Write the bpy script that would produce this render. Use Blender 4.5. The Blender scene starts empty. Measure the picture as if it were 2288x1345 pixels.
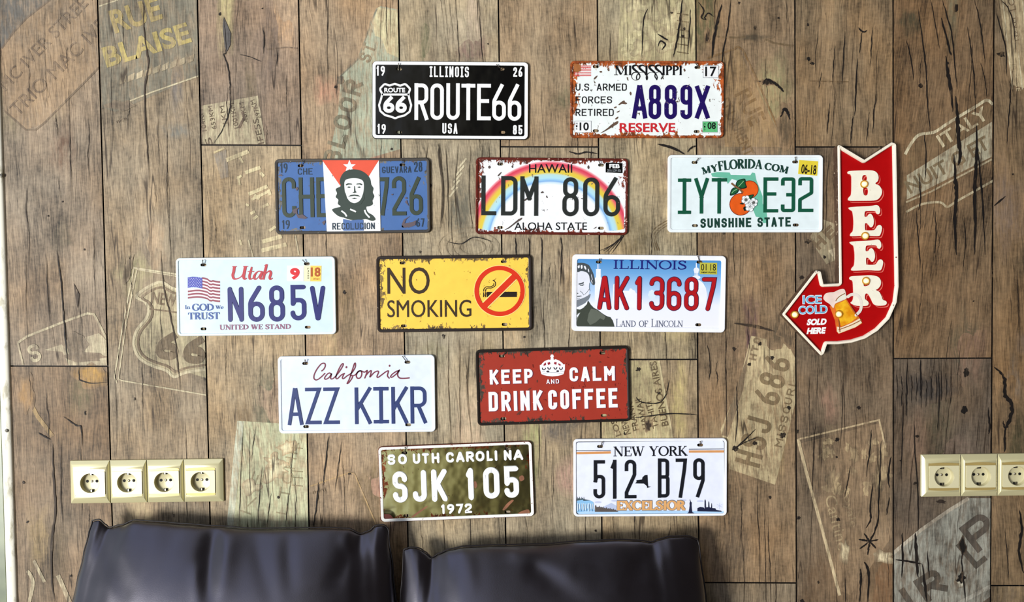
import bpy, math, random
from math import sin, cos, pi, radians, sqrt, atan2, hypot
from mathutils import Vector, Matrix
from mathutils.geometry import tessellate_polygon

scene = bpy.context.scene
COL = scene.collection
random.seed(7)

# ------------------------------------------------------------------ camera
IMG_W, IMG_H = 2288, 1345
CAM_D = 1.60
YAW, PITCH, ROLL = 0.0090959, -0.0250161, -0.0093967
CAM_X, CAM_Z = -0.0295, 1.36 + 0.0378
FPX = 1818.4
_f = Vector((sin(YAW) * cos(PITCH), cos(YAW) * cos(PITCH), sin(PITCH)))
_r0 = Vector((cos(YAW), -sin(YAW), 0))
_u0 = _r0.cross(_f)
_r = cos(ROLL) * _r0 + sin(ROLL) * _u0
_u = -sin(ROLL) * _r0 + cos(ROLL) * _u0
CAM_P = Vector((CAM_X, -CAM_D, CAM_Z))
cam_d = bpy.data.cameras.new('camera')
cam = bpy.data.objects.new('camera', cam_d)
COL.objects.link(cam)
cam.matrix_world = Matrix(((_r.x, _u.x, -_f.x, CAM_P.x), (_r.y, _u.y, -_f.y, CAM_P.y), (_r.z, _u.z, -_f.z, CAM_P.z), (0, 0, 0, 1)))
cam_d.sensor_width = 36
cam_d.lens = FPX / IMG_W * 36
cam_d.clip_start = 0.02
scene.camera = cam


def P(px, py, n=0.0):
    """point on the plane n metres in front of the wall that the photo shows at pixel px, py"""
    d = _f * FPX + _r * (px - IMG_W / 2) - _u * (py - IMG_H / 2)
    t = (-n - CAM_P.y) / d.y
    return CAM_P + d * t


# ------------------------------------------------------------------ light
scene.view_settings.view_transform = 'Standard'
scene.view_settings.look = 'None'
scene.view_settings.gamma = 1
scene.view_settings.exposure = 0.1
world = bpy.data.worlds.new('world')
scene.world = world
world.use_nodes = True
wn = world.node_tree
wn.nodes.clear()
wo = wn.nodes.new('ShaderNodeOutputWorld')
wb = wn.nodes.new('ShaderNodeBackground')
wtc = wn.nodes.new('ShaderNodeTexCoord')
wsep = wn.nodes.new('ShaderNodeSeparateXYZ')
wr = wn.nodes.new('ShaderNodeValToRGB')
wma = wn.nodes.new('ShaderNodeMath')
wma.operation = 'MULTIPLY_ADD'
wma.inputs[1].default_value = 0.5
wma.inputs[2].default_value = 0.5
wn.links.new(wtc.outputs['Generated'], wsep.inputs[0])
wn.links.new(wsep.outputs['X'], wma.inputs[0])
wn.links.new(wma.outputs[0], wr.inputs[0])
# bright window side on the left, dim room on the right
stops = [(0.0, (0.50, 0.56, 0.64)), (0.22, (0.56, 0.62, 0.70)), (0.29, (0.80, 0.92, 1.36)), (0.38, (0.80, 0.88, 1.10)), (0.44, (0.50, 0.48, 0.40)), (0.475, (0.20, 0.18, 0.12)), (0.50, (0.045, 0.04, 0.034)), (1.0, (0.06, 0.052, 0.045))]
for i, (q, c) in enumerate(stops):
    e = wr.color_ramp.elements[i] if i < 2 else wr.color_ramp.elements.new(q)
    e.position = q
    e.color = c + (1,)
wn.links.new(wr.outputs[0], wb.inputs[0])
wb.inputs[1].default_value = 1.0
wn.links.new(wb.outputs[0], wo.inputs[0])


def area(name, loc, target, sx, sy, power, color):
    l = bpy.data.lights.new(name, 'AREA')
    l.shape = 'RECTANGLE'
    l.size, l.size_y = sx, sy
    l.energy = power
    l.color = color
    o = bpy.data.objects.new(name, l)
    COL.objects.link(o)
    o.location = loc
    o.rotation_euler = (Vector(target) - Vector(loc)).to_track_quat('-Z', 'Y').to_euler()
    return o


area('window_daylight', (-4.6, -5.6, 0.45), (0.2, 0, 1.30), 1.7, 1.9, 580, (1.0, 0.985, 0.955))


# ------------------------------------------------------------------ materials
def lin(c):
    return tuple(((v / 255) / 12.92 if v / 255 <= 0.04045 else ((v / 255 + 0.055) / 1.055) ** 2.4) for v in c) + (1,)


class NT:
    def __init__(s, name):
        s.m = bpy.data.materials.new(name)
        s.m.use_nodes = True
        s.t = s.m.node_tree
        s.b = s.t.nodes['Principled BSDF']

    def n(s, ty, **kw):
        nd = s.t.nodes.new('ShaderNode' + ty)
        for k, v in kw.items():
            setattr(nd, k, v)
        return nd

    def l(s, a, b):
        s.t.links.new(a, b)

    def math(s, op, a, b=None, c=None, clamp=False):
        nd = s.n('Math', operation=op, use_clamp=clamp)
        for i, v in enumerate((a, b, c)):
            if v is None:
                continue
            if isinstance(v, (int, float)):
                nd.inputs[i].default_value = v
            else:
                s.l(v, nd.inputs[i])
        return nd.outputs[0]

    def noise(s, vec, scale, detail=2, rough=0.5, dist=0):
        nd = s.n('TexNoise')
        if vec is not None:
            s.l(vec, nd.inputs['Vector'])
        nd.inputs['Scale'].default_value = scale
        nd.inputs['Detail'].default_value = detail
        nd.inputs['Roughness'].default_value = rough
        nd.inputs['Distortion'].default_value = dist
        return nd.outputs[0]

    def mapr(s, v, a, b, c=0.0, d=1.0, smooth=False):
        nd = s.n('MapRange', clamp=True)
        if smooth:
            nd.interpolation_type = 'SMOOTHSTEP'
        s.l(v, nd.inputs[0])
        for i, x in enumerate((a, b, c, d)):
            nd.inputs[i + 1].default_value = x
        return nd.outputs[0]

    def mix(s, fac, a, b, blend='MIX'):
        nd = s.n('MixRGB', blend_type=blend)
        for i, v in enumerate((fac, a, b)):
            if isinstance(v, (int, float)):
                nd.inputs[i].default_value = v
            elif isinstance(v, tuple):
                nd.inputs[i].default_value = v
            else:
                s.l(v, nd.inputs[i])
        return nd.outputs[0]

    def scale(s, vec, x, y, z):
        nd = s.n('VectorMath', operation='MULTIPLY')
        s.l(vec, nd.inputs[0])
        nd.inputs[1].default_value = (x, y, z)
        return nd.outputs[0]


_pc = {}


def paint(name, c, rough=0.32, metal=0.0, chip=None, chip_amt=0.0, chip_scale=170, edge=None, rust=None, rust_w=0.012,
          wave=0.0, spec=0.32, var=0.04, grad=None, emis=None, coat=0.0):
    """one enamel: base colour, optional chipped spots, rust creeping in from the plate edge (edge = half width, half height)"""
    key = (name, tuple(c), rough, metal, chip, chip_amt, edge, rust, rust_w, str(grad))
    if key in _pc:
        return _pc[key]
    N = NT(name)
    tc = N.n('TexCoord').outputs['Object']
    base = lin(c)
    nz = N.noise(tc, 60, 3)
    col = N.mix(N.mapr(nz, .3, .7, 0, 1), tuple(x * (1 - var) for x in base[:3]) + (1,), tuple(min(1, x * (1 + var)) for x in base[:3]) + (1,))
    sep = None
    if grad:
        sep = N.n('SeparateXYZ')
        N.l(tc, sep.inputs[0])
        rp = N.n('ValToRGB')
        N.l(N.mapr(sep.outputs[2], grad[0], grad[1]), rp.inputs[0])
        el = rp.color_ramp.elements
        for i, (p, cc) in enumerate(grad[2]):
            if i < 2:
                el[i].position = p
                el[i].color = lin(cc)
            else:
                q = el.new(p)
                q.color = lin(cc)
        col = rp.outputs[0]
    rg = N.n('Value')
    rg.outputs[0].default_value = rough
    rgh = rg.outputs[0]
    if chip and chip_amt > 0:
        n1 = N.noise(N.scale(tc, 1, 1, .75), chip_scale, 4, .62, .6)
        n2 = N.noise(tc, 28, 2)
        v = N.math('ADD', n1, N.math('MULTIPLY', n2, .35))
        th = 0.93 - chip_amt
        mk = N.mapr(v, th, th + .012)
        col = N.mix(mk, col, lin(chip))
    if edge:
        if not sep:
            sep = N.n('SeparateXYZ')
            N.l(tc, sep.inputs[0])
        dx = N.math('SUBTRACT', edge[0], N.math('ABSOLUTE', sep.outputs[0]))
        dz = N.math('SUBTRACT', edge[1], N.math('ABSOLUTE', sep.outputs[2]))
        # distance to the edge, corners count double
        dd = N.math('MINIMUM', N.math('MINIMUM', dx, dz), N.math('MULTIPLY', N.math('ADD', dx, dz), 0.42))
        n3 = N.noise(N.scale(tc, 1, 1, .6), 130, 5, .68, .9)
        n4 = N.noise(tc, 17, 1)
        amp = N.math('MULTIPLY', N.math('ADD', N.math('MULTIPLY', N.mapr(n4, .35, .65), .8), .35), rust_w)
        th = N.math('MULTIPLY', N.math('MULTIPLY', N.mapr(n3, .35, .65), 2.0), amp)
        mk = N.mapr(N.math('SUBTRACT', th, dd), 0, .0004)
        r2 = N.noise(tc, 90, 4, .6)
        rc = lin(rust)
        rcol = N.mix(N.mapr(r2, .38, .62), tuple(x * .38 for x in rc[:3]) + (1,), tuple(min(1, x * 1.35) for x in rc[:3]) + (1,))
        col = N.mix(mk, col, rcol)
        rgh = N.math('ADD', rough, N.math('MULTIPLY', mk, .25))
    N.l(col, N.b.inputs['Base Color'])
    N.l(rgh, N.b.inputs['Roughness'])
    N.b.inputs['Metallic'].default_value = metal
    N.b.inputs['Specular IOR Level'].default_value = spec
    N.b.inputs['Coat Weight'].default_value = coat
    N.b.inputs['Coat Roughness'].default_value = 0.08
    if emis:
        N.b.inputs['Emission Color'].default_value = lin(emis[0])
        N.b.inputs['Emission Strength'].default_value = emis[1]
    if wave:
        bp = N.n('Bump')
        bp.inputs['Strength'].default_value = 1.0
        bp.inputs['Distance'].default_value = wave
        N.l(N.noise(tc, 22, 2), bp.inputs['Height'])
        N.l(bp.outputs[0], N.b.inputs['Normal'])
        if coat:
            N.l(bp.outputs[0], N.b.inputs['Coat Normal'])
    _pc[key] = N.m
    return N.m


# ------------------------------------------------------------------ mesh tools
def rounded(pts, closed=False, seg=7):
    """polyline whose vertices (x, y, radius) are rounded off"""
    out = []
    n = len(pts)
    for i, p in enumerate(pts):
        r = p[2] if len(p) > 2 else 0
        if r <= 0 or (not closed and i in (0, n - 1)):
            out.append((p[0], p[1]))
            continue
        a, b = pts[(i - 1) % n], pts[(i + 1) % n]
        va = Vector((a[0] - p[0], a[1] - p[1]))
        vb = Vector((b[0] - p[0], b[1] - p[1]))
        la, lb = va.length, vb.length
        if la < 1e-9 or lb < 1e-9:
            out.append((p[0], p[1]))
            continue
        va /= la
        vb /= lb
        ang = va.angle(vb)
        if ang > pi - .02:
            out.append((p[0], p[1]))
            continue
        t = r / math.tan(ang / 2)
        fa = .5 if (len(a) > 2 and a[2] > 0) else 1
        fb = .5 if (len(b) > 2 and b[2] > 0) else 1
        t = min(t, la * fa * .999, lb * fb * .999)
        rr = t * math.tan(ang / 2)
        bis = (va + vb).normalized()
        c = Vector((p[0], p[1])) + bis * (rr / sin(ang / 2))
        s = Vector((p[0], p[1])) + va * t
        q = Vector((p[0], p[1])) + vb * t
        a0 = atan2(s.y - c.y, s.x - c.x)
        a1 = atan2(q.y - c.y, q.x - c.x)
        d = (a1 - a0 + pi) % (2 * pi) - pi
        for k in range(seg + 1):
            an = a0 + d * k / seg
            out.append((c.x + rr * cos(an), c.y + rr * sin(an)))
    # drop doubles
    res = [out[0]]
    for q in out[1:]:
        if hypot(q[0] - res[-1][0], q[1] - res[-1][1]) > 1e-7:
            res.append(q)
    if closed and len(res) > 2 and hypot(res[0][0] - res[-1][0], res[0][1] - res[-1][1]) < 1e-7:
        res.pop()
    return res


def spline(pts, closed=False, seg=6):
    """Catmull-Rom through the points; any number of values per point"""
    n = len(pts)
    out = []
    rng = n if closed else n - 1
    for i in range(rng):
        g = lambda j: pts[j % n] if closed else pts[max(0, min(n - 1, j))]
        p0, p1, p2, p3 = g(i - 1), g(i), g(i + 1), g(i + 2)
        for k in range(seg):
            t = k / seg
            out.append(tuple(.5 * (2 * b + (c - a) * t + (2 * a - 5 * b + 4 * c - d) * t * t + (3 * b - a - 3 * c + d) * t ** 3)
                             for a, b, c, d in zip(p0, p1, p2, p3)))
    if not closed:
        out.append(tuple(pts[-1]))
    return out


def circle(cx, cy, rx, ry=None, n=28, a0=0, a1=2 * pi):
    ry = rx if ry is None else ry
    full = abs(a1 - a0 - 2 * pi) < 1e-6
    return [(cx + rx * cos(a0 + (a1 - a0) * k / (n if full else n - 1)), cy + ry * sin(a0 + (a1 - a0) * k / (n if full else n - 1))) for k in range(n)]


class MB:
    """mesh builder in a (u right, v up, n towards the room) frame, stored as x, -n, z"""

    def __init__(s):
        s.v, s.f, s.mi, s.k = [], [], [], 0

    def vert(s, u, v, n):
        s.v.append((u, -n, v))
        return len(s.v) - 1

    def face(s, idx, mi=0):
        s.f.append(tuple(idx))
        s.mi.append(mi)

    def fill(s, loops, n, mi=0, n0=None):
        """flat polygon with holes at height n; with n0 its sides go down to n0"""
        if loops and isinstance(loops[0][0], (int, float)):
            loops = [loops]
        s.k += 1
        n += (s.k % 40) * 5e-6     # overlapping shapes of one print never share a plane
        vs = [[Vector((p[0], p[1], 0)) for p in lp] for lp in loops]
        base = len(s.v)
        flat = [p for lp in vs for p in lp]
        for p in flat:
            s.vert(p.x, p.y, n)
        for t in tessellate_polygon(vs):
            a, b, c = t
            pa, pb, pc = flat[a], flat[b], flat[c]
            cr = (pb.x - pa.x) * (pc.y - pa.y) - (pb.y - pa.y) * (pc.x - pa.x)
            if abs(cr) < 1e-14:
                continue
            s.face((base + a, base + b, base + c) if cr > 0 else (base + a, base + c, base + b), mi)
        if n0 is not None:
            k = base
            for li, lp in enumerate(vs):
                m = len(lp)
                ar = sum(lp[i].x * lp[(i + 1) % m].y - lp[(i + 1) % m].x * lp[i].y for i in range(m))
                lo = [s.vert(p.x, p.y, n0) for p in lp]
                for i in range(m):
                    j = (i + 1) % m
                    q = (k + i, lo[i], lo[j], k + j)
                    s.face(q if (ar > 0) == (li == 0) else q[::-1], mi)
                k += m

    def loft(s, rings, mi=0, mis=None, closed=True):
        """rings: lists of (u, v, n) with the same count"""
        m = len(rings[0])
        idx = [[s.vert(*p) for p in r] for r in rings]
        for a in range(len(rings) - 1):
            for i in range(m if closed else m - 1):
                j = (i + 1) % m
                s.face((idx[a][i], idx[a][j], idx[a + 1][j], idx[a + 1][i]), mis[a] if mis else mi)
        return idx

    def stroke(s, pts, w, n0, n1=None, cap='square', closed=False, ch=0.0, mi=0):
        """ribbon along pts of width w (number or list); n1 > n0 makes it raised with chamfered shoulders"""
        k = len(pts)
        s.k += 1
        if n1 is None:
            n0 += (s.k % 40) * 5e-6
        else:
            n1 += (s.k % 40) * 5e-6
        ws = [w] * k if isinstance(w, (int, float)) else list(w)
        P2 = [Vector((p[0], p[1])) for p in pts]
        if closed:
            dirs = [(P2[(i + 1) % k] - P2[i]).normalized() for i in range(k)]
        else:
            dirs = [(P2[i + 1] - P2[i]).normalized() for i in range(k - 1)]
        rows = []
        for i in range(k):
            if closed:
                d0, d1 = dirs[i - 1], dirs[i]
            else:
                d0, d1 = dirs[max(0, i - 1)], dirs[min(k - 2, i)]
            t = d0 + d1
            t = t.normalized() if t.length > 1e-6 else d1
            nr = Vector((-t.y, t.x))
            c = max(.42, abs(nr.dot(Vector((-d1.y, d1.x)))))
            rows.append((P2[i], nr, ws[i] / 2 / c, 1 / c))
        if not closed and cap != 'butt':
            a, na, ha, _ = rows[0]
            b, nb, hb, _ = rows[-1]
            if cap == 'square':
                rows[0] = (a - dirs[0] * ha, na, ha, 1)
                rows[-1] = (b + dirs[-1] * hb, nb, hb, 1)
            else:
                pre = [(a - dirs[0] * ha * sin(q), na, max(ha * cos(q), 1e-6), 1) for q in (pi / 2, pi / 2 * .72, pi / 2 * .48, pi / 2 * .24)]
                post = [(b + dirs[-1] * hb * sin(q), nb, max(hb * cos(q), 1e-6), 1) for q in (pi / 2 * .24, pi / 2 * .48, pi / 2 * .72, pi / 2)]
                rows = pre + rows + post
        idx = []
        for p, nr, h, f in rows:
            if n1 is None:
                idx.append([s.vert(*(p + nr * h), n0), s.vert(*(p - nr * h), n0)])
            else:
                hh = max(h - ch * f, h * .25)
                idx.append([s.vert(*(p + nr * h), n0), s.vert(*(p + nr * hh), n1), s.vert(*(p - nr * hh), n1), s.vert(*(p - nr * h), n0)])
        m = len(idx)
        for i in range(m if closed else m - 1):
            a, b = idx[i], idx[(i + 1) % m]
            for q in range(len(a) - 1):
                s.face((a[q], a[q + 1], b[q + 1], b[q]), mi)
        if n1 is not None and not closed:
            s.face(idx[0][::-1], mi)
            s.face(idx[-1], mi)

    def tube(s, a, b, r0, r1=None, seg=12, mi=0, caps=True):
        """tapered rod between two (u, v, n) points"""
        r1 = r0 if r1 is None else r1
        A, B = Vector(a), Vector(b)
        d = (B - A).normalized()
        x = d.orthogonal().normalized()
        y = d.cross(x)
        ra = [s.vert(*(A + (x * cos(2 * pi * k / seg) + y * sin(2 * pi * k / seg)) * r0)) for k in range(seg)]
        rb = [s.vert(*(B + (x * cos(2 * pi * k / seg) + y * sin(2 * pi * k / seg)) * r1)) for k in range(seg)]
        for k in range(seg):
            j = (k + 1) % seg
            s.face((ra[k], rb[k], rb[j], ra[j]), mi)
        if caps:
            s.face(ra, mi)
            s.face(rb[::-1], mi)

    def dome(s, cu, cv, n, r, h, seg=20, rings=6, mi=0):
        pr = None
        for k in range(rings):
            a = pi / 2 * k / rings
            rr = [s.vert(cu + r * cos(a) * cos(2 * pi * q / seg), cv + r * cos(a) * sin(2 * pi * q / seg), n + h * sin(a)) for q in range(seg)]
            if pr:
                for q in range(seg):
                    j = (q + 1) % seg
                    s.face((pr[q], pr[j], rr[j], rr[q]), mi)
            pr = rr
        t = s.vert(cu, cv, n + h)
        for q in range(seg):
            s.face((pr[q], pr[(q + 1) % seg], t), mi)

    def build(s, name, mats, parent=None, smooth=False, label=None):
        me = bpy.data.meshes.new(name)
        me.from_pydata(s.v, [], s.f)
        mats = mats if isinstance(mats, (list, tuple)) else [mats]
        for m in mats:
            me.materials.append(m)
        if len(mats) > 1:
            me.polygons.foreach_set('material_index', s.mi)
        if smooth:
            me.polygons.foreach_set('use_smooth', [True] * len(s.f))
            if smooth != 'all':
                me.set_sharp_from_angle(angle=radians(smooth if not isinstance(smooth, bool) else 40))
        me.update()
        o = bpy.data.objects.new(name, me)
        COL.objects.link(o)
        if parent:
            o.parent = parent
        if label:
            o['label'] = label
        return o


def tag(o, label, cat, group=None, kind=None):
    if label:
        o['label'] = label
    if cat:
        o['category'] = cat
    if group:
        o['group'] = group
    if kind:
        o['kind'] = kind
    return o


def empty(name, mat, label, cat, group=None):
    o = bpy.data.objects.new(name, None)
    o.empty_display_size = 0.02
    COL.objects.link(o)
    o.matrix_world = mat
    return tag(o, label, cat, group)


# ------------------------------------------------------------------ lettering
_bf = {}


def outline_text(text, bold=0.0, shear=0.0, spacing=1.0):
    """flat outlines of the built-in typeface as (points, faces)"""
    key = (text, bold, shear, spacing)
    if key not in _bf:
        cu = bpy.data.curves.new('lettering', 'FONT')
        cu.body = text
        cu.offset = bold
        cu.shear = shear
        cu.space_character = spacing
        cu.resolution_u = 4
        o = bpy.data.objects.new('lettering', cu)
        COL.objects.link(o)
        dg = bpy.context.evaluated_depsgraph_get()
        me = bpy.data.meshes.new_from_object(o.evaluated_get(dg))
        vs = [(v.co.x, v.co.y) for v in me.vertices]
        fs = [tuple(p.vertices) for p in me.polygons]
        bpy.data.objects.remove(o)
        bpy.data.curves.remove(cu)
        bpy.data.meshes.remove(me)
        _bf[key] = (vs, fs)
    return _bf[key]


R1 = 1
GLYPH = {   # centre-line alphabet in a unit box: strokes of (x, y[, rounding]); a trailing True closes the stroke
    '0': [[(0, 0, 1), (1, 0, 1), (1, 1, 1), (0, 1, 1), True]],
    '1': [[(.62, 0), (.62, 1)], [(.0, .85), (.5, .97)]],
    '2': [[(0, .78), (0, 1, 1), (1, 1, 1), (1, .62, .9), (0, .12, .2), (0, 0), (1, 0)]],
    '3': [[(0, .83), (0, 1, 1), (1, 1, 1), (1, .52, .7), (.45, .52)], [(.45, .52), (1, .52, .7), (1, 0, 1), (0, 0, 1), (0, .17)]],
    '4': [[(.75, 0), (.75, 1)], [(.7, .95), (0, .3)], [(0, .3), (1, .3)]],
    '5': [[(.95, 1), (.04, 1), (.04, .47)], [(.04, .47), (.2, .58, .5), (1, .58, 1), (1, 0, 1), (0, 0, 1), (0, .17)]],
    '6': [[(0, 0, 1), (1, 0, 1), (1, .5, 1), (0, .5, 1), True], [(.74, 1), (0, .55, 1.6), (0, .25)]],
    '6h': [[(0, 0, 1), (1, 0, 1), (1, .52, 1), (0, .52, 1), True], [(1, .82), (1, 1, 1), (0, 1, 1), (0, .2)]],
    '7': [[(0, 1), (1, 1), (.9, .75), (.4, 0)]],
    '8': [[(.05, .53, 1), (.95, .53, 1), (.95, 1, 1), (.05, 1, 1), True], [(0, 0, 1), (1, 0, 1), (1, .53, 1), (0, .53, 1), True]],
    '9': [[(0, .48, 1), (1, .48, 1), (1, 1, 1), (0, 1, 1), True], [(1, .75), (1, .42, 1.6), (.38, 0)]],
    '9h': [[(0, .48, 1), (1, .48, 1), (1, 1, 1), (0, 1, 1), True], [(1, .75), (1, 0, 1), (0, 0, 1), (0, .15)]],
    'A': [[(0, 0), (.45, 1)], [(.55, 1), (1, 0)], [(.2, .27), (.8, .27)]],
    'B': [[(0, 0), (0, 1)], [(.05, 1), (.95, 1, .7), (.95, .53, .6), (.05, .53)], [(.05, .53), (1, .53, .6), (1, 0, .7), (.05, 0)]],
    'C': [[(1, .8), (1, 1, 1), (0, 1, 1), (0, 0, 1), (1, 0, 1), (1, .2)]],
    'D': [[(0, 0), (0, 1), (1, 1, .8), (1, 0, .8), True]],
    'E': [[(1, 1), (0, 1), (0, 0), (1, 0)], [(0, .53), (.82, .53)]],
    'F': [[(1, 1), (0, 1), (0, 0)], [(0, .53), (.82, .53)]],
    'G': [[(1, .8), (1, 1, 1), (0, 1, 1), (0, 0, 1), (1, 0, 1), (1, .45), (.55, .45)]],
    'H': [[(0, 0), (0, 1)], [(1, 0), (1, 1)], [(0, .52), (1, .52)]],
    'I': [[(.5, 0), (.5, 1)]],
    'Is': [[(.5, 0), (.5, 1)], [(0, 0), (1, 0)], [(0, 1), (1, 1)]],
    'J': [[(1, 1), (1, 0, 1), (0, 0, 1), (0, .2)]],
    'K': [[(0, 0), (0, 1)], [(1, 1), (.05, .4)], [(.3, .58), (1, 0)]],
    'L': [[(0, 1), (0, 0), (1, 0)]],
    'M': [[(0, 0), (0, 1)], [(1, 0), (1, 1)], [(.03, .96), (.5, .45)], [(.97, .96), (.5, .45)]],
    'N': [[(0, 0), (0, 1)], [(1, 0), (1, 1)], [(.06, .92), (.94, .08)]],
    'O': [[(0, 0, 1), (1, 0, 1), (1, 1, 1), (0, 1, 1), True]],
    'P': [[(0, 0), (0, 1)], [(.05, 1), (1, 1, 1), (1, .46, 1), (.05, .46)]],
    'R': [[(0, 0), (0, 1)], [(.05, 1), (1, 1, .9), (1, .48, .9), (.05, .48)], [(.5, .46), (1, 0)]],
    'S': [[(1, .8), (1, 1, 1), (0, 1, 1), (0, .53, 1), (1, .53, 1), (1, 0, 1), (0, 0, 1), (0, .2)]],
    'T': [[(0, 1), (1, 1)], [(.5, 1), (.5, 0)]],
    'U': [[(0, 1), (0, 0, 1), (1, 0, 1), (1, 1)]],
    'V': [[(0, 1), (.47, 0)], [(1, 1), (.53, 0)]],
    'W': [[(0, 1), (.25, 0)], [(.25, 0), (.5, .8)], [(.5, .8), (.75, 0)], [(.75, 0), (1, 1)]],
    'X': [[(0, 0), (1, 1)], [(0, 1), (1, 0)]],
    'Y': [[(0, 1), (.5, .48)], [(1, 1), (.5, .48)], [(.5, .5), (.5, 0)]],
    'Z': [[(0, 1), (1, 1), (0, 0), (1, 0)]],
    '2f': [[(0, .85), (0, 1, .3), (1, 1, .3), (1, .55, .2), (0, .34, .2), (0, 0), (1, 0)]],
    '3f': [[(0, .85), (0, 1, .3), (1, 1, .3), (1, .5, .2), (.5, .5)], [(.5, .5), (1, .5, .2), (1, 0, .3), (0, 0, .3), (0, .13)]],
    '-': [[(0, .5), (1, .5)]],
}
SANS_W = {'I': .34, '1': .6, '-': .5, 'M': 1.25, 'W': 1.4, ' ': .55, '.': .3}


def mono_glyph(mb, ch, cu, cv, w, h, sw, n0, n1=None, cap='square', ang=0.0, chf=0.0004):
    """draw one centre-line letter into mb; cu, cv centre, w x h outer size, sw stroke width"""
    iw, ih = max(w - sw, 1e-5), h - sw
    ca, sa = cos(ang), sin(ang)
    for st in GLYPH[ch]:
        closed = st[-1] is True
        ps = st[:-1] if closed else st
        q = [((p[0] - .5) * iw, (p[1] - .5) * ih, (p[2] * iw / 2 if len(p) > 2 else 0)) for p in ps]
        q = rounded(q, closed)
        q = [(cu + ca * x - sa * y, cv + sa * x + ca * y) for x, y in q]
        mb.stroke(q, sw, n0, n1, cap, closed, chf)


A_, B_ = 'a', 'b'   # thin and thick stroke


def _ell(cx, cy, rx, ry, a0, a1, n=22):
    out = []
    for k in range(n + 1):
        t = radians(a0 + (a1 - a0) * k / n)
        out.append((cx + rx * cos(t), cy + ry * sin(t), abs(cos(t)) ** 1.3))
    return out


def _stem(x, w=B_, y0=0, y1=1, s0=True, s1=True, sl=.13):
    r = [([(x, y0), (x, y1)], w)]
    if s0:
        r.append(([(x - sl, y0 + .02), (x + sl, y0 + .02)], A_))
    if s1:
        r.append(([(x - sl, y1 - .02), (x + sl, y1 - .02)], A_))
    return r


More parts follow.
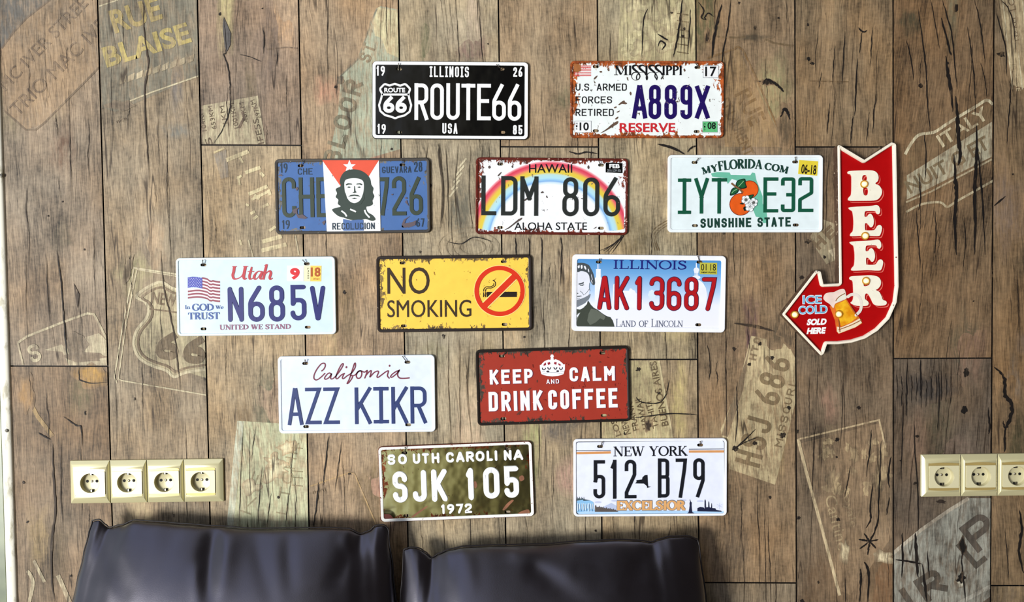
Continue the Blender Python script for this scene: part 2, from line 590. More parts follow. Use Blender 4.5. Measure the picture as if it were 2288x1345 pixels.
ROMAN = {   # thick-and-thin serif capitals: advance, strokes
    'A': (.74, [([(.1, 0), (.36, 1)], A_), ([(.36, .98), (.64, 0)], B_), ([(.18, .32), (.52, .32)], A_), ([(0, .02), (.22, .02)], A_), ([(.5, .02), (.76, .02)], A_)]),
    'B': (.64, _stem(.16) + [([(.16, .98), (.36, .98), (.5, .9), (.52, .76), (.46, .6), (.34, .53), (.16, .53)], 'sp'), ([(.16, .53), (.38, .53), (.56, .44), (.6, .27), (.54, .1), (.38, .02), (.16, .02)], 'sp')]),
    'C': (.74, [(_ell(.4, .5, .34, .49, 42, 318), 'el'), ([(.66, .98), (.66, .7)], A_), ([(.66, .08), (.66, .26)], A_)]),
    'D': (.78, _stem(.16) + [(_ell(.2, .5, .5, .48, 90, -90), 'el')]),
    'E': (.62, _stem(.16) + [([(.1, .98), (.56, .98), (.57, .74)], A_), ([(.16, .52), (.44, .52)], A_), ([(.44, .4), (.44, .64)], A_), ([(.1, .02), (.58, .02), (.6, .28)], A_)]),
    'F': (.58, _stem(.16) + [([(.1, .98), (.54, .98), (.55, .74)], A_), ([(.16, .52), (.42, .52)], A_), ([(.42, .4), (.42, .64)], A_)]),
    'G': (.8, [(_ell(.4, .5, .34, .49, 42, 318), 'el'), ([(.66, .98), (.66, .7)], A_), ([(.66, .06), (.66, .42)], B_), ([(.52, .42), (.78, .42)], A_)]),
    'H': (.82, _stem(.16) + _stem(.64) + [([(.16, .5), (.64, .5)], A_)]),
    'I': (.34, _stem(.16)),
    'K': (.76, _stem(.16) + [([(.18, .4), (.6, .98)], A_), ([(.3, .55), (.66, .0)], B_), ([(.5, .98), (.7, .98)], A_), ([(.54, .02), (.78, .02)], A_)]),
    'L': (.62, _stem(.16) + [([(.1, .02), (.56, .02), (.58, .3)], A_)]),
    'M': (.96, _stem(.14, A_) + _stem(.8, B_) + [([(.14, 1), (.47, .05)], B_), ([(.47, .05), (.8, 1)], A_)]),
    'N': (.82, _stem(.14, A_) + _stem(.68, A_, s0=False) + [([(.12, 1), (.68, .0)], B_)]),
    'O': (.8, [(_ell(.4, .5, .34, .49, 0, 360), 'elc')]),
    'P': (.62, _stem(.16) + [(_ell(.2, .74, .36, .25, 90, -90), 'el')]),
    'R': (.72, _stem(.16) + [(_ell(.2, .75, .34, .24, 90, -90), 'el'), ([(.34, .52), (.62, .0)], B_), ([(.54, .02), (.74, .02)], A_)]),
    'S': (.58, [([(.47, .78, .3), (.38, .95, .25), (.25, .98, .2), (.12, .87, .6), (.12, .7, .9), (.26, .55, 1), (.42, .42, 1), (.49, .26, .9), (.44, .1, .5), (.27, .02, .2), (.13, .06, .25), (.06, .24, .3)], 'sw'), ([(.48, .98), (.48, .74)], A_), ([(.06, .02), (.06, .28)], A_)]),
    'T': (.72, _stem(.35, s1=False) + [([(.04, .72), (.05, .98), (.65, .98), (.66, .72)], A_)]),
    'U': (.8, _stem(.16, s0=False, y0=.25) + [([(.16, .3, 1), (.18, .14, .8), (.3, .02, .3), (.45, .01, .1), (.6, .12, .1), (.64, .35, .1)], 'sw'), ([(.64, .3), (.64, 1)], A_), ([(.53, .98), (.76, .98)], A_)]),
    'V': (.74, [([(.1, 1), (.38, 0)], B_), ([(.38, .02), (.62, 1)], A_), ([(0, .98), (.24, .98)], A_), ([(.52, .98), (.74, .98)], A_)]),
    'W': (1.04, [([(.1, 1), (.34, 0)], B_), ([(.34, .02), (.54, .95)], A_), ([(.46, 1), (.7, 0)], B_), ([(.7, .02), (.92, 1)], A_), ([(0, .98), (.24, .98)], A_), ([(.38, .98), (.6, .98)], A_), ([(.82, .98), (1.02, .98)], A_)]),
    'X': (.74, [([(.12, 1), (.62, 0)], B_), ([(.1, 0), (.62, 1)], A_), ([(0, .98), (.26, .98)], A_), ([(.5, .98), (.72, .98)], A_), ([(0, .02), (.22, .02)], A_), ([(.48, .02), (.74, .02)], A_)]),
    'Y': (.74, [([(.1, 1), (.36, .46)], B_), ([(.36, .46), (.62, 1)], A_), ([(.36, .5), (.36, 0)], B_), ([(0, .98), (.24, .98)], A_), ([(.52, .98), (.74, .98)], A_), ([(.22, .02), (.5, .02)], A_)]),
    'n': (.6, [([(.12, .62), (.12, 0)], B_), ([(.14, .46), (.26, .6), (.4, .6), (.44, .46), (.44, 0)], A_), ([(.44, .42), (.44, 0)], B_), ([(.02, .02), (.24, .02)], A_), ([(.33, .02), (.56, .02)], A_), ([(.02, .6), (.12, .6)], A_)]),
    'e': (.54, [(_ell(.26, .32, .22, .31, 0, 320), 'el'), ([(.06, .36), (.48, .36)], A_)]),
    '.': (.3, [([(.12, .06), (.14, .06)], B_)]),
    ' ': (.36, []),
}


def roman_glyph(mb, ch, ox, oy, sx, sy, a, b, n0, n1=None, ang=0.0, pivot=None, shear=0.0):
    ca, sa = cos(ang), sin(ang)

    def tr(x, y):
        X, Y = x * sx + shear * y * sy, y * sy
        return (ox + ca * X - sa * Y, oy + sa * X + ca * Y)
    for st in ROMAN[ch][1]:
        pts, w = st
        if w == A_ or w == B_:
            mb.stroke([tr(*p[:2]) for p in pts], a if w == A_ else b, n0, n1, 'butt', False, 0)
        elif w == 'sp':
            q = spline([p for p in pts], seg=5)
            mx = max(p[0] for p in q)
            ws = [a + (b - a) * max(0, (p[0] - .3) / (mx - .3)) ** 1.2 for p in q]
            mb.stroke([tr(*p) for p in q], ws, n0, n1, 'butt', False, 0)
        elif w == 'sw':
            q = spline(pts, seg=5)
            mb.stroke([tr(*p[:2]) for p in q], [a + (b - a) * min(1, max(0, p[2])) for p in q], n0, n1, 'round', False, 0)
        else:
            cl = w == 'elc'
            q = pts[:-1] if cl else pts
            mb.stroke([tr(*p[:2]) for p in q], [a + (b - a) * p[2] for p in q], n0, n1, 'butt', cl, 0)


# ------------------------------------------------------------------ the plank wall
def wood_material():
    N = NT('printed_plank_laminate')
    tc = N.n('TexCoord').outputs['Object']

    def att(name, out):
        a = N.n('Attribute', attribute_name=name)
        return a.outputs[out]
    seed = att('plank_seed', 'Fac')
    tilt = att('grain_tilt', 'Fac')
    pcol = att('plank_colour', 'Color')
    tint = att('print_tint', 'Color')
    tinta = att('print_tint', 'Alpha')
    sp = N.n('SeparateXYZ')
    N.l(tc, sp.inputs[0])
    x, z = sp.outputs[0], sp.outputs[2]
    cb = N.n('CombineXYZ')
    sx = N.math('ADD', x, N.math('MULTIPLY', tilt, z))
    N.l(sx, cb.inputs[0])
    N.l(N.math('MULTIPLY', seed, 7.31), cb.inputs[1])
    N.l(z, cb.inputs[2])
    v0 = cb.outputs[0]
    # slow sideways wander of the fibres
    w1 = N.noise(N.scale(v0, 9, 1, 3.2), 1, 2)
    w2 = N.noise(N.scale(v0, 40, 1, 14), 1, 2)
    off = N.math('ADD', N.math('MULTIPLY', N.math('SUBTRACT', w1, .5), .035), N.math('MULTIPLY', N.math('SUBTRACT', w2, .5), .004))
    cb2 = N.n('CombineXYZ')
    N.l(N.math('ADD', sx, off), cb2.inputs[0])
    N.l(N.math('MULTIPLY', seed, 7.31), cb2.inputs[1])
    N.l(z, cb2.inputs[2])
    v = cb2.outputs[0]
    fine = N.noise(N.scale(v, 560, 1, 30), 1, 4, .65)
    mid = N.noise(N.scale(v, 120, 1, 7), 1, 4, .6)
    broad = N.noise(N.scale(v, 22, 1, 5.5), 1, 4, .55)
    blot = N.noise(N.scale(v0, 11, 1, 9), 1, 5, .6)
    cross = N.noise(N.scale(v0, 90, 1, 210), 1, 2, .6)
    mott = N.noise(N.scale(v, 75, 1, 50), 1, 4, .65, .8)
    val = N.math('ADD', N.mapr(fine, .32, .68, -.34, .34), N.mapr(mid, .3, .7, -.15, .15))
    val = N.math('ADD', val, N.mapr(broad, .32, .68, -.20, .20))
    val = N.math('ADD', val, N.mapr(blot, .3, .7, -.24, .24))
    val = N.math('ADD', val, N.mapr(cross, .3, .7, -.10, .10))
    val = N.math('ADD', val, N.mapr(mott, .3, .7, -.11, .11))
    k = N.math('ADD', N.math('MULTIPLY', val, 1.3), 1.0)
    kc = N.n('CombineXYZ')
    for i in range(3):
        N.l(k, kc.inputs[i])
    col = N.mix(1.0, pcol, kc.outputs[0], 'MULTIPLY')
    # golden and grey clouds
    hue = N.noise(N.scale(v0, 8, 1, 6), 1, 3)
    col = N.mix(N.mapr(hue, .5, .72, 0, .4), col, N.mix(1.0, col, (1.22, .98, .66, 1), 'MULTIPLY'))
    col = N.mix(N.mapr(hue, .5, .32, 0, .7), col, N.mix(1.0, col, (.92, 1.0, 1.08, 1), 'MULTIPLY'))
    # faded prints
    wear = N.noise(N.scale(v, 160, 1, 38), 1, 4, .65)
    wear2 = N.noise(N.scale(v0, 30, 1, 25), 1, 3, .6)
    wv = N.math('ADD', N.mapr(wear, .40, .58, .5, 1.3), N.mapr(wear2, .35, .65, -.3, .25))
    fac = N.math('MULTIPLY', tinta, wv, clamp=True)
    tk = N.math('ADD', N.math('MULTIPLY', val, .8), 1.0)
    tkc = N.n('CombineXYZ')
    for i in range(3):
        N.l(tk, tkc.inputs[i])
    col = N.mix(fac, col, N.mix(1.0, tint, tkc.outputs[0], 'MULTIPLY'))
    # fibre splits: thin dark wandering lines that come and go
    fi = N.noise(N.scale(v, 34, 1, 1.5), 1, 2, .5)
    gate = N.noise(N.scale(v0, 20, 1, 6), 1, 2)
    line = N.mapr(N.math('ABSOLUTE', N.math('SUBTRACT', fi, .5)), .004, .011, 1, 0)
    line = N.math('MULTIPLY', line, N.mapr(gate, .52, .6, 0, .8))
    fi2 = N.noise(N.scale(v, 95, 1, 5), 1, 2, .5)
    line2 = N.mapr(N.math('ABSOLUTE', N.math('SUBTRACT', fi2, .5)), .004, .014, .4, 0)
    line2 = N.math('MULTIPLY', line2, N.mapr(blot, .42, .56, 0, 1))
    crk = N.math('MAXIMUM', line, line2)
    col = N.mix(crk, col, lin((46, 34, 24)))
    N.l(col, N.b.inputs['Base Color'])
    N.b.inputs['Roughness'].default_value = .62
    N.b.inputs['Specular IOR Level'].default_value = .3
    bp = N.n('Bump')
    bp.inputs['Strength'].default_value = .35
    bp.inputs['Distance'].default_value = .0006
    hgt = N.math('SUBTRACT', k, crk)
    N.l(hgt, bp.inputs['Height'])
    N.l(bp.outputs[0], N.b.inputs['Normal'])
    return N.m


SEAMS = [(-4, 38), (218, 256), (441, 474), (667, 694), (890, 914), (1113.5, 1132), (1334.5, 1346), (1554.5, 1562), (1776, 1779.5), (1995.5, 1996), (2221, 2213), (2446, 2432)]
JOINTS = {0: [(818, 818.5)], 2: [(324, 325)], 5: [(328, 328.5)], 6: [(803, 803)], 7: [(1301.5, 1302.5)], 8: [(328.5, 328.5)], 9: [(801, 800)], 10: [(1308, 1308)]}
# base colour of each plank, upper piece first, and the lean of its grain
PLANKS = {
    0: [((137, 118, 94), .03), ((124, 103, 78), .03)],
    1: [((142, 124, 97), .02)],
    2: [((141, 118, 94), .02), ((158, 137, 104), .03)],
    3: [((156, 130, 98), .02)],
    4: [((158, 142, 112), .06)],
    5: [((156, 130, 96), .02), ((152, 134, 104), .01)],
    6: [((158, 140, 106), .03), ((152, 130, 96), .01)],
    7: [((146, 118, 84), .02), ((130, 112, 86), .0)],
    8: [((140, 114, 80), -.03), ((124, 102, 76), .02)],
    9: [((126, 98, 66), -.1), ((104, 88, 70), -.02)],
    10: [((126, 100, 68), .04), ((98, 84, 68), .02)],
}
GAP = .0014


def seam_x(k, z, y_off=0):
    """world x of seam k at height z"""
    a, b = P(SEAMS[k][0], 0), P(SEAMS[k][1], 1345)
    t = (z - a.z) / (b.z - a.z)
    return a.x + t * (b.x - a.x)


Z_TOP = P(1144, -420).z
planks = []      # (polygon in wall coordinates, seed, tilt, colour)
for c in range(11):
    cuts = [(Z_TOP, Z_TOP)]
    xm = (SEAMS[c][0] + SEAMS[c + 1][0]) / 2
    for ya, yb in JOINTS.get(c, []):
        cuts.append((P(xm - 110, ya).z, P(xm + 110, yb).z))
    cuts.append((0.0, 0.0))
    for i in range(len(cuts) - 1):
        (ta, tb), (ba, bb) = cuts[i], cuts[i + 1]
        g0 = GAP if i > 0 else 0
        g1 = GAP if i < len(cuts) - 2 else 0
        xl = lambda z: seam_x(c, z) + (GAP if c else 0)
        xr = lambda z: seam_x(c + 1, z) - GAP
        poly = [(xl(ba), ba + g1), (xr(bb), bb + g1), (xr(tb), tb - g0), (xl(ta), ta - g0)]
        colr, tl = PLANKS[c][min(i, len(PLANKS[c]) - 1)]
        g = sum(colr) / 3
        planks.append((poly, c * 3 + i * 1.37 + 1, tl, lin([(v * .88 + g * .12) * (1.03 if c < 7 else .96) for v in colr])))

wall_v, wall_f, wall_plank, wall_tint = [], [], [], []


def wall_face(pts, n, pi_, tint):
    b = len(wall_v)
    wall_v.extend((p[0], -n, p[1]) for p in pts)
    wall_f.append(tuple(range(b, b + len(pts))))
    wall_plank.append(pi_)
    wall_tint.append(tint)


def clip(poly, quad):
    out = list(poly)
    for i in range(len(quad)):
        a, b = quad[i], quad[(i + 1) % len(quad)]
        ex, ey = b[0] - a[0], b[1] - a[1]
        inp, out = out, []
        for j in range(len(inp)):
            p, q = inp[j], inp[(j + 1) % len(inp)]
            dp = ex * (p[1] - a[1]) - ey * (p[0] - a[0])
            dq = ex * (q[1] - a[1]) - ey * (q[0] - a[0])
            if dp >= 0:
                out.append(p)
            if (dp >= 0) != (dq >= 0):
                t = dp / (dp - dq)
                out.append((p[0] + (q[0] - p[0]) * t, p[1] + (q[1] - p[1]) * t))
        if len(out) < 3:
            return []
    return out


for i, (poly, seed, tl, colr) in enumerate(planks):
    wall_face(poly, 0, i, (0, 0, 0, 0))
    # bevelled flanks of the plank going back into the joint
    m = len(poly)
    for k in range(m):
        a, b = poly[k], poly[(k + 1) % m]
        base = len(wall_v)
        wall_v.extend([(a[0], 0, a[1]), (a[0], .004, a[1]), (b[0], .004, b[1]), (b[0], 0, b[1])])
        wall_f.append((base, base + 1, base + 2, base + 3))
        wall_plank.append(i)
        wall_tint.append(lin((20, 15, 10))[:3] + (2.5,))


n_print = 0


def decal(mb, layer, rgb, a, cols=None):
    """print the faces of mb on the planks, cut at the joints"""
    global n_print
    n_print = (n_print + 1) % 24
    t = lin(rgb)[:3] + (a,)
    pb = [(min(p[0] for p in q[0]), max(p[0] for p in q[0]), min(p[1] for p in q[0]), max(p[1] for p in q[0])) for q in planks]
    for f in mb.f:
        pts = [(mb.v[i][0], mb.v[i][2]) for i in f]
        ar = sum(pts[i][0] * pts[(i + 1) % len(pts)][1] - pts[(i + 1) % len(pts)][0] * pts[i][1] for i in range(len(pts)))
        if abs(ar) < 1e-12:
            continue
        if ar < 0:
            pts = pts[::-1]
        x0, x1 = min(p[0] for p in pts), max(p[0] for p in pts)
        z0, z1 = min(p[1] for p in pts), max(p[1] for p in pts)
        for i, (poly, seed, tl, colr) in enumerate(planks):
            if cols is not None and int(seed // 3) not in cols and int((seed - 1) // 3) not in cols:
                continue
            q = pb[i]
            if x1 < q[0] or x0 > q[1] or z1 < q[2] or z0 > q[3]:
                continue
            c = clip(pts, poly)
            if len(c) > 2:
                wall_face(c, layer * .00025 + n_print * 4e-6 - mb.v[f[0]][1] * .5, i, t)


def WP(p):
    q = P(p[0], p[1])
    return (q.x, q.z)


PXM = (P(1145, 672).x - P(1144, 672).x)


def wpoly(pts, layer, rgb, a, cols=None):
    mb = MB()
    mb.fill([WP(p) for p in pts], 0)
    decal(mb, layer, rgb, a, cols)


def wline(pts, w, layer, rgb, a, cols=None, closed=False, smooth=0, rad=0):
    q = [WP(p) for p in pts]
    if rad:
        q = rounded([(x, y, rad * PXM) for x, y in q], closed)
    elif smooth:
        q = spline(q, closed, smooth)
    mb = MB()
    mb.stroke(q, w * PXM, 0, None, 'butt', closed)
    decal(mb, layer, rgb, a, cols)


def wtext(text, p0, p1, h, layer, rgb, a, bold=0.0, cols=None, spacing=1.0):
    """print words from p0 to p1 (baseline, photo pixels), h pixels tall"""
    A, B = Vector(WP(p0)), Vector(WP(p1))
    d = B - A
    L = d.length
    d /= L
    up = Vector((-d.y, d.x))
    vs, fs = outline_text(text, bold, 0, spacing)
    x0, x1 = min(p[0] for p in vs), max(p[0] for p in vs)
    y0, y1 = min(p[1] for p in vs), max(p[1] for p in vs)
    mb = MB()
    for p in vs:
        q = A + d * ((p[0] - x0) / (x1 - x0) * L) + up * ((p[1] - y0) / (y1 - y0) * h * PXM)
        mb.vert(q.x, q.y, 0)
    for f in fs:
        mb.face(f)
    decal(mb, layer, rgb, a, cols)


def wmono(text, p0, p1, h, sw, layer, rgb, a, cols=None, gap=.35):
    A, B = Vector(WP(p0)), Vector(WP(p1))
    d = B - A
    L = d.length
    an = atan2(d.y, d.x)
    d /= L
    up = Vector((-d.y, d.x))
    ws = [SANS_W.get(c, 1) for c in text]
    tot = sum(ws) + gap * (len(text) - 1)
    x = 0
    mb = MB()
    for c, w in zip(text, ws):
        if c != ' ':
            cc = A + d * ((x + w / 2) / tot * L) + up * (h * PXM / 2)
            mono_glyph(mb, c, cc.x, cc.y, w / tot * L, h * PXM, sw * PXM, 0, None, 'square', an)
        x += w + gap
    decal(mb, layer, rgb, a, cols)


def crack(pts, w, a=1.6, cols=None, layer=6, rgb=(20, 14, 10), jit=1.5):
    """a split: thin, tapering to both ends, slightly ragged"""
    q = spline([tuple(p) for p in pts], False, 6)
    q = [(x + random.uniform(-jit, jit) * .5, y) for x, y in q]
    m = len(q)
    mb = MB()
    ws = [max(.12, sin(pi * min(1, max(0, i / (m - 1)))) ** .6) * w * random.uniform(.65, 1.2) * PXM for i in range(m)]
    mb.stroke([WP(p) for p in q], ws, 0, None, 'butt')
    decal(mb, layer, rgb, a * 1.5, cols)


def blob(cx, cy, rx, ry, layer, rgb, a, cols=None, rag=.3, n=16, ang=0):
    """irregular stain or pit; big ones fade out towards their edge"""
    rs = [1 + random.uniform(-rag, rag) * .7 for k in range(n)]
    soft = [(1, 1)] if max(rx, ry) < 12 else [(1.4, .18), (1.22, .36), (1.05, .56), (.88, .78), (.7, 1)]
    for i, (sc, al) in enumerate(soft):
        pts = []
        for k in range(n):
            t = 2 * pi * k / n
            r = sc * (1 + (rs[k] - 1) * (1.3 - .3 * i / 4))
            x, y = rx * r * cos(t), ry * r * sin(t)
            pts.append((cx + x * cos(ang) - y * sin(ang), cy + x * sin(ang) + y * cos(ang)))
        wpoly(spline(pts, True, 3), layer + i * (.16 if layer >= 1 else .12), rgb, a * al, cols)


LT = (196, 184, 150)
LG = (188, 190, 164)
DK = (88, 74, 56)
# --- left edge: street sign with lettering that climbs to the upper right
wpoly([(0, 0), (112, 0), (60, 38), (30, 70), (4, 108), (-10, 112)], 1, (102, 98, 90), .75, [0])
wpoly([(112, 0), (222, 0), (222, 150), (96, 276), (58, 290), (8, 246), (4, 108), (30, 70), (60, 38)], 1, (156, 130, 98), .5, [0])
wline([(112, 0), (60, 40), (30, 72), (4, 108)], 4, 2, (108, 94, 78), .9, [0])
wline([(222, 150), (100, 274), (80, 290), (58, 290), (8, 246)], 4, 2, (112, 96, 76), .9, [0])
wtext('MC IVER STREET', (14, 204), (216, -8), 27, 3, (102, 84, 66), .55, .0, [0])
wtext('TRIO MAC IVER', (40, 262), (262, 40), 30, 3, (102, 84, 66), .55, .0, [0])
# --- blue sign with yellow letters
wpoly([(222, 12), (262, 0), (442, 0), (444, 170), (258, 250), (228, 240)], 1, (126, 120, 102), .75, [1])
wline([(222, 14), (264, 0)], 3, 2, LT, .9, [1])
wtext('RUE', (258, 76), (366, 42), 52, 3, (180, 160, 98), .7, .03, [1])
wtext('BLAISE', (240, 152), (430, 94), 46, 3, (184, 166, 102), .8, .03, [1])
for i in range(9):
    wpoly([(266 + i * 19, 190 - i * 6), (280 + i * 19, 184 - i * 6), (283 + i * 19, 168 - i * 6), (268 + i * 19, 176 - i * 6)], 3, LT, random.uniform(.25, .6), [1])
wline([(290, 226), (340, 206), (444, 170)], 3.2, 3, LT, .95, [1])
blob(272, 236, 24, 8, 3, (110, 94, 78), .9, [1])
wtext('nice', (262, 276), (284, 268), 8, 3, (96, 80, 62), .6, 0, [1])
blob(396, 200, 14, 60, 1, (104, 98, 92), .55, [1], .2)
blob(390, 292, 30, 16, 1, (112, 112, 104), .6, [1], .2)
# --- mileage board, words running up
wpoly([(452, 236), (575, 214), (592, 322), (452, 322)], 1, (184, 172, 138), .75, [2])
for i in range(5):
    wline([(474 + i * 23, 232 - i * 4.2), (490 + i * 23, 322)], 1.4, 2, LT, .9, [2])
wline([(575, 214), (592, 322)], 3, 2, LT, 1, [2])
for i, (t, x0, y0, x1, y1) in enumerate([('104KM', 462, 292, 452, 244), ('653KM', 484, 288, 474, 236), ('1KM', 508, 276, 500, 236), ('1001KM', 534, 286, 522, 230), ('40KM', 555, 272, 544, 228), ('297KM', 584, 264, 568, 222)]):
    wtext(t, (x0, y0), (x1, y1), 10, 3, DK, .85, .0, [2])
wtext('IFESS', (590, 320), (577, 264), 13, 3, DK, .85, 0, [2])
wtext('S', (476, 322), (470, 306), 14, 3, DK, .8, 0, [2])
wline([(541, 250), (546, 262), (534, 286)], 5, 4, (80, 64, 50), .6, [2])
# fissure with a grey pocket in the second plank
wpoly([(500, 38), (508, 55), (516, 75), (515, 100), (507, 116), (503, 105), (499, 75), (498, 60)], 5, (96, 92, 88), 1.6, [2])
crack([(500, 36), (504, 75), (505, 118), (500, 122), (510, 150), (514, 190), (514, 240), (506, 270), (492, 300), (476, 322)], 2.6, 1.6, [2])
crack([(588, 60), (590, 90), (589, 122)], 2, 1.2, [2])
wline([(596, 110), (640, 106), (664, 108)], 3, 4, (96, 80, 64), .7, [2])
crack([(620, 115), (618, 150)], 1.6, 1.4, [2])
crack([(536, 122), (560, 128), (584, 138)], 1.6, 1.2, [2])
# --- leaning pale street sign behind the black plate
wpoly([(840, 20), (850, 14), (892, 22), (905, 330), (735, 380), (742, 318), (756, 250), (760, 190), (757, 174), (800, 130), (815, 90), (828, 50)], 1, (168, 172, 146), .8, [3])
wpoly([(845, 16), (890, 24), (892, 130), (865, 118), (852, 85), (838, 80), (834, 50)], 2, (202, 192, 150), .75, [3])
wline([(757, 174), (800, 132), (815, 92), (830, 46), (842, 20)], 3, 2, (126, 122, 104), .7, [3])
wmono('BLOOR', (758, 372), (812, 186), 40, 8, 3, (118, 112, 90), .85, [3], .3)
wmono('ST', (826, 142), (840, 104), 28, 5, 3, (118, 112, 90), .6, [3], .3)
blob(760, 180, 8, 10, 3, (100, 92, 76), .8, [3])
# --- torn lettering in the plank under the mileage board
wline([(478, 341), (502, 331)], 4, 3, (204, 186, 140), 1, [2])
wpoly([(478, 345), (505, 334), (512, 395), (494, 400)], 2, (140, 130, 116), .7, [2])
for a, b, w in [((506, 358), (556, 338), 9), ((536, 352), (543, 364), 5), ((548, 386), (582, 374), 8), ((532, 394), (536, 414), 5), ((530, 400), (540, 392), 5), ((582, 386), (590, 394), 7), ((556, 434), (598, 416), 8), ((562, 446), (604, 426), 6), ((568, 436), (580, 444), 8), ((600, 424), (604, 436), 7), ((588, 462), (600, 456), 6), ((560, 478), (570, 472), 6), ((566, 490), (576, 482), 6), ((586, 540), (630, 528), 9), ((584, 560), (640, 546), 9), ((536, 536), (540, 548), 5), ((602, 516), (616, 506), 6), ((550, 456), (556, 460), 5)]:
    wline([a, b], w, 3, (206, 192, 150), .95, [2])
wline([(555, 536), (566, 575)], 3, 3, LT, .8, [2])
wline([(660, 526), (668, 570)], 3, 3, LT, .8, [2])
# --- faded highway shield, left of the pale blue plate
wline([(298, 598), (470, 624)], 3.5, 3, LT, 1, [1])
wline([(305, 602), (470, 630)], 2.5, 3, LT, .8, [1])
wline([(300, 598), (276, 720), (256, 842), (262, 856)], 3, 3, LT, .95, [1])
wline([(306, 604), (282, 722), (265, 846), (272, 850), (470, 884)], 3, 3, LT, .95, [1])
shield = [(355, 630), (390, 646), (440, 640), (480, 650), (480, 850), (418, 832), (388, 842), (372, 826), (340, 814), (312, 800), (300, 775), (302, 742), (318, 718), (330, 700), (332, 682), (322, 668), (306, 658)]
wpoly(shield, 1, (188, 176, 138), .6, [1])
wline([(470, 650), (440, 640), (392, 646), (356, 630), (306, 660), (324, 674), (332, 690), (328, 710), (306, 738), (299, 770), (312, 800), (340, 817), (372, 828), (390, 842), (416, 832), (470, 824)], 6, 3, LT, 1, [1], smooth=4)
wline([(470, 660), (440, 650), (394, 656), (358, 642), (318, 663), (333, 676), (341, 692), (336, 714), (314, 742), (309, 770), (320, 794), (344, 808), (374, 818), (392, 830), (416, 822), (470, 814)], 5, 4, (118, 100, 76), .8, [1], smooth=4)
wtext('NEW', (338, 678), (392, 686), 27, 3, (118, 100, 76), .9, .02, [1])
wline([(334, 690), (470, 708)], 3, 4, (118, 100, 76), .8, [1])
wmono('66', (346, 800), (456, 816), 62, 17, 4, (112, 96, 72), 1.0, [1], .22)
# --- pale worn sign lower left
wline([(40, 766), (60, 752), (140, 720), (196, 700), (210, 702), (220, 720), (238, 756)], 5, 3, LT, .7, [0])
wline([(40, 766), (46, 790), (52, 815)], 4, 3, LT, .6, [0])
wpoly([(100, 782), (148, 766), (222, 744), (238, 760), (240, 816), (154, 816), (140, 786)], 2, LT, .6, [0])
wmono('S', (72, 812), (96, 804), 40, 7, 3, LT, .7, [0])
blob(168, 770, 18, 20, 3, (122, 106, 84), .7, [0])
blob(192, 798, 30, 8, 3, (122, 106, 84), .7, [0])
blob(205, 836, 28, 20, 2, (176, 138, 76), .8, [0])
blob(60, 880, 12, 30, 2, (160, 124, 76), .6, [0])
crack([(177, 818), (178, 845), (182, 850), (205, 856), (240, 854)], 2.6, 1.6, [0])
crack([(128, 560), (136, 620), (142, 690), (147, 760), (152, 815)], 3.2, 1.6, [0])
crack([(102, 560), (106, 640), (112, 720)], 2, 1.5, [0])
wpoly([(165, 632), (178, 658), (174, 690), (169, 664)], 5, (78, 66, 54), 1.2, [0])
crack([(118, 990), (120, 1060), (124, 1140), (116, 1210), (116, 1290), (124, 1345)], 5, 1.3, [0], rgb=(60, 48, 36))
wline([(52, 870), (84, 930), (118, 975)], 9, 2, (168, 142, 98), .7, [0])
crack([(86, 966), (100, 975), (114, 982)], 3, 1.5, [0])
crack([(142, 930), (170, 950), (182, 955), (184, 1000)], 3, 1.4, [0])
wline([(62, 1275), (74, 1300), (66, 1345)], 8, 3, LT, .6, [0], smooth=4)
wline([(76, 1252), (100, 1300)], 7, 3, LT, .5, [0])
wline([(130, 1285), (156, 1345)], 10, 3, LT, .5, [0])
crack([(286, 840), (280, 590), (266, 470)], 1, .8, [1], rgb=(96, 78, 58))
crack([(321, 0), (322, 60), (328, 110), (332, 150), (324, 200), (325, 260), (330, 340), (334, 420)], 3.4, 1.4, [1], rgb=(66, 54, 42))
crack([(360, 560), (366, 640), (380, 700), (392, 760), (396, 800), (404, 870)], 3, 1.2, [1], rgb=(60, 48, 34))
blob(285, 606, 7, 24, 4, (98, 84, 62), .9, [1], .3, 14, .3)
# --- green-white board between the sockets and the black SJK 105 plate
wpoly([(530, 940), (690, 950), (692, 1190), (505, 1190)], 1, (188, 188, 150), .8, [2])
wpoly([(530, 940), (545, 942), (520, 1190), (505, 1190)], 2, (190, 194, 170), .7, [2])
for p in [(612, 1030), (622, 1046), (606, 1060), (640, 1000), (560, 1090)]:
    blob(p[0], p[1], 14, 12, 3, (214, 204, 164), .9, [2], .45)
wmono('LTCHR', (640, 1150), (668, 990), 24, 3, 3, (146, 140, 106), .7, [2], .35)
wmono('KE', (560, 1150), (592, 1060), 26, 3, 3, (146, 140, 106), .6, [2], .35)
for x, y0, y1 in [(538, 950, 1185), (566, 950, 1030), (580, 1040, 1180), (652, 968, 1100), (642, 1080, 1180), (600, 1100, 1190)]:
    crack([(x + 6, y0), (x, (y0 + y1) / 2), (x - 4, y1)], 1.5, .7, [2])
for y in (1000, 1052, 1066, 1084):
    wline([(652, y), (676, y + 2)], 2, 5, (140, 132, 98), .9, [2])
# little house-shaped sign outline beside it
wline([(694, 1086), (780, 1056), (792, 1058), (840, 1170)], 3, 3, (180, 150, 104), .9, [3])
wtext('nord', (700, 1104), (728, 1098), 10, 3, (126, 106, 76), .6, 0, [3])
crack([(734, 975), (728, 1030), (722, 1085)], 2.4, 1.4, [3])
crack([(764, 980), (756, 1040), (748, 1100)], 1.6, 1.3, [3])
crack([(700, 1178), (708, 1120), (712, 1075)], 3, 1.5, [3])
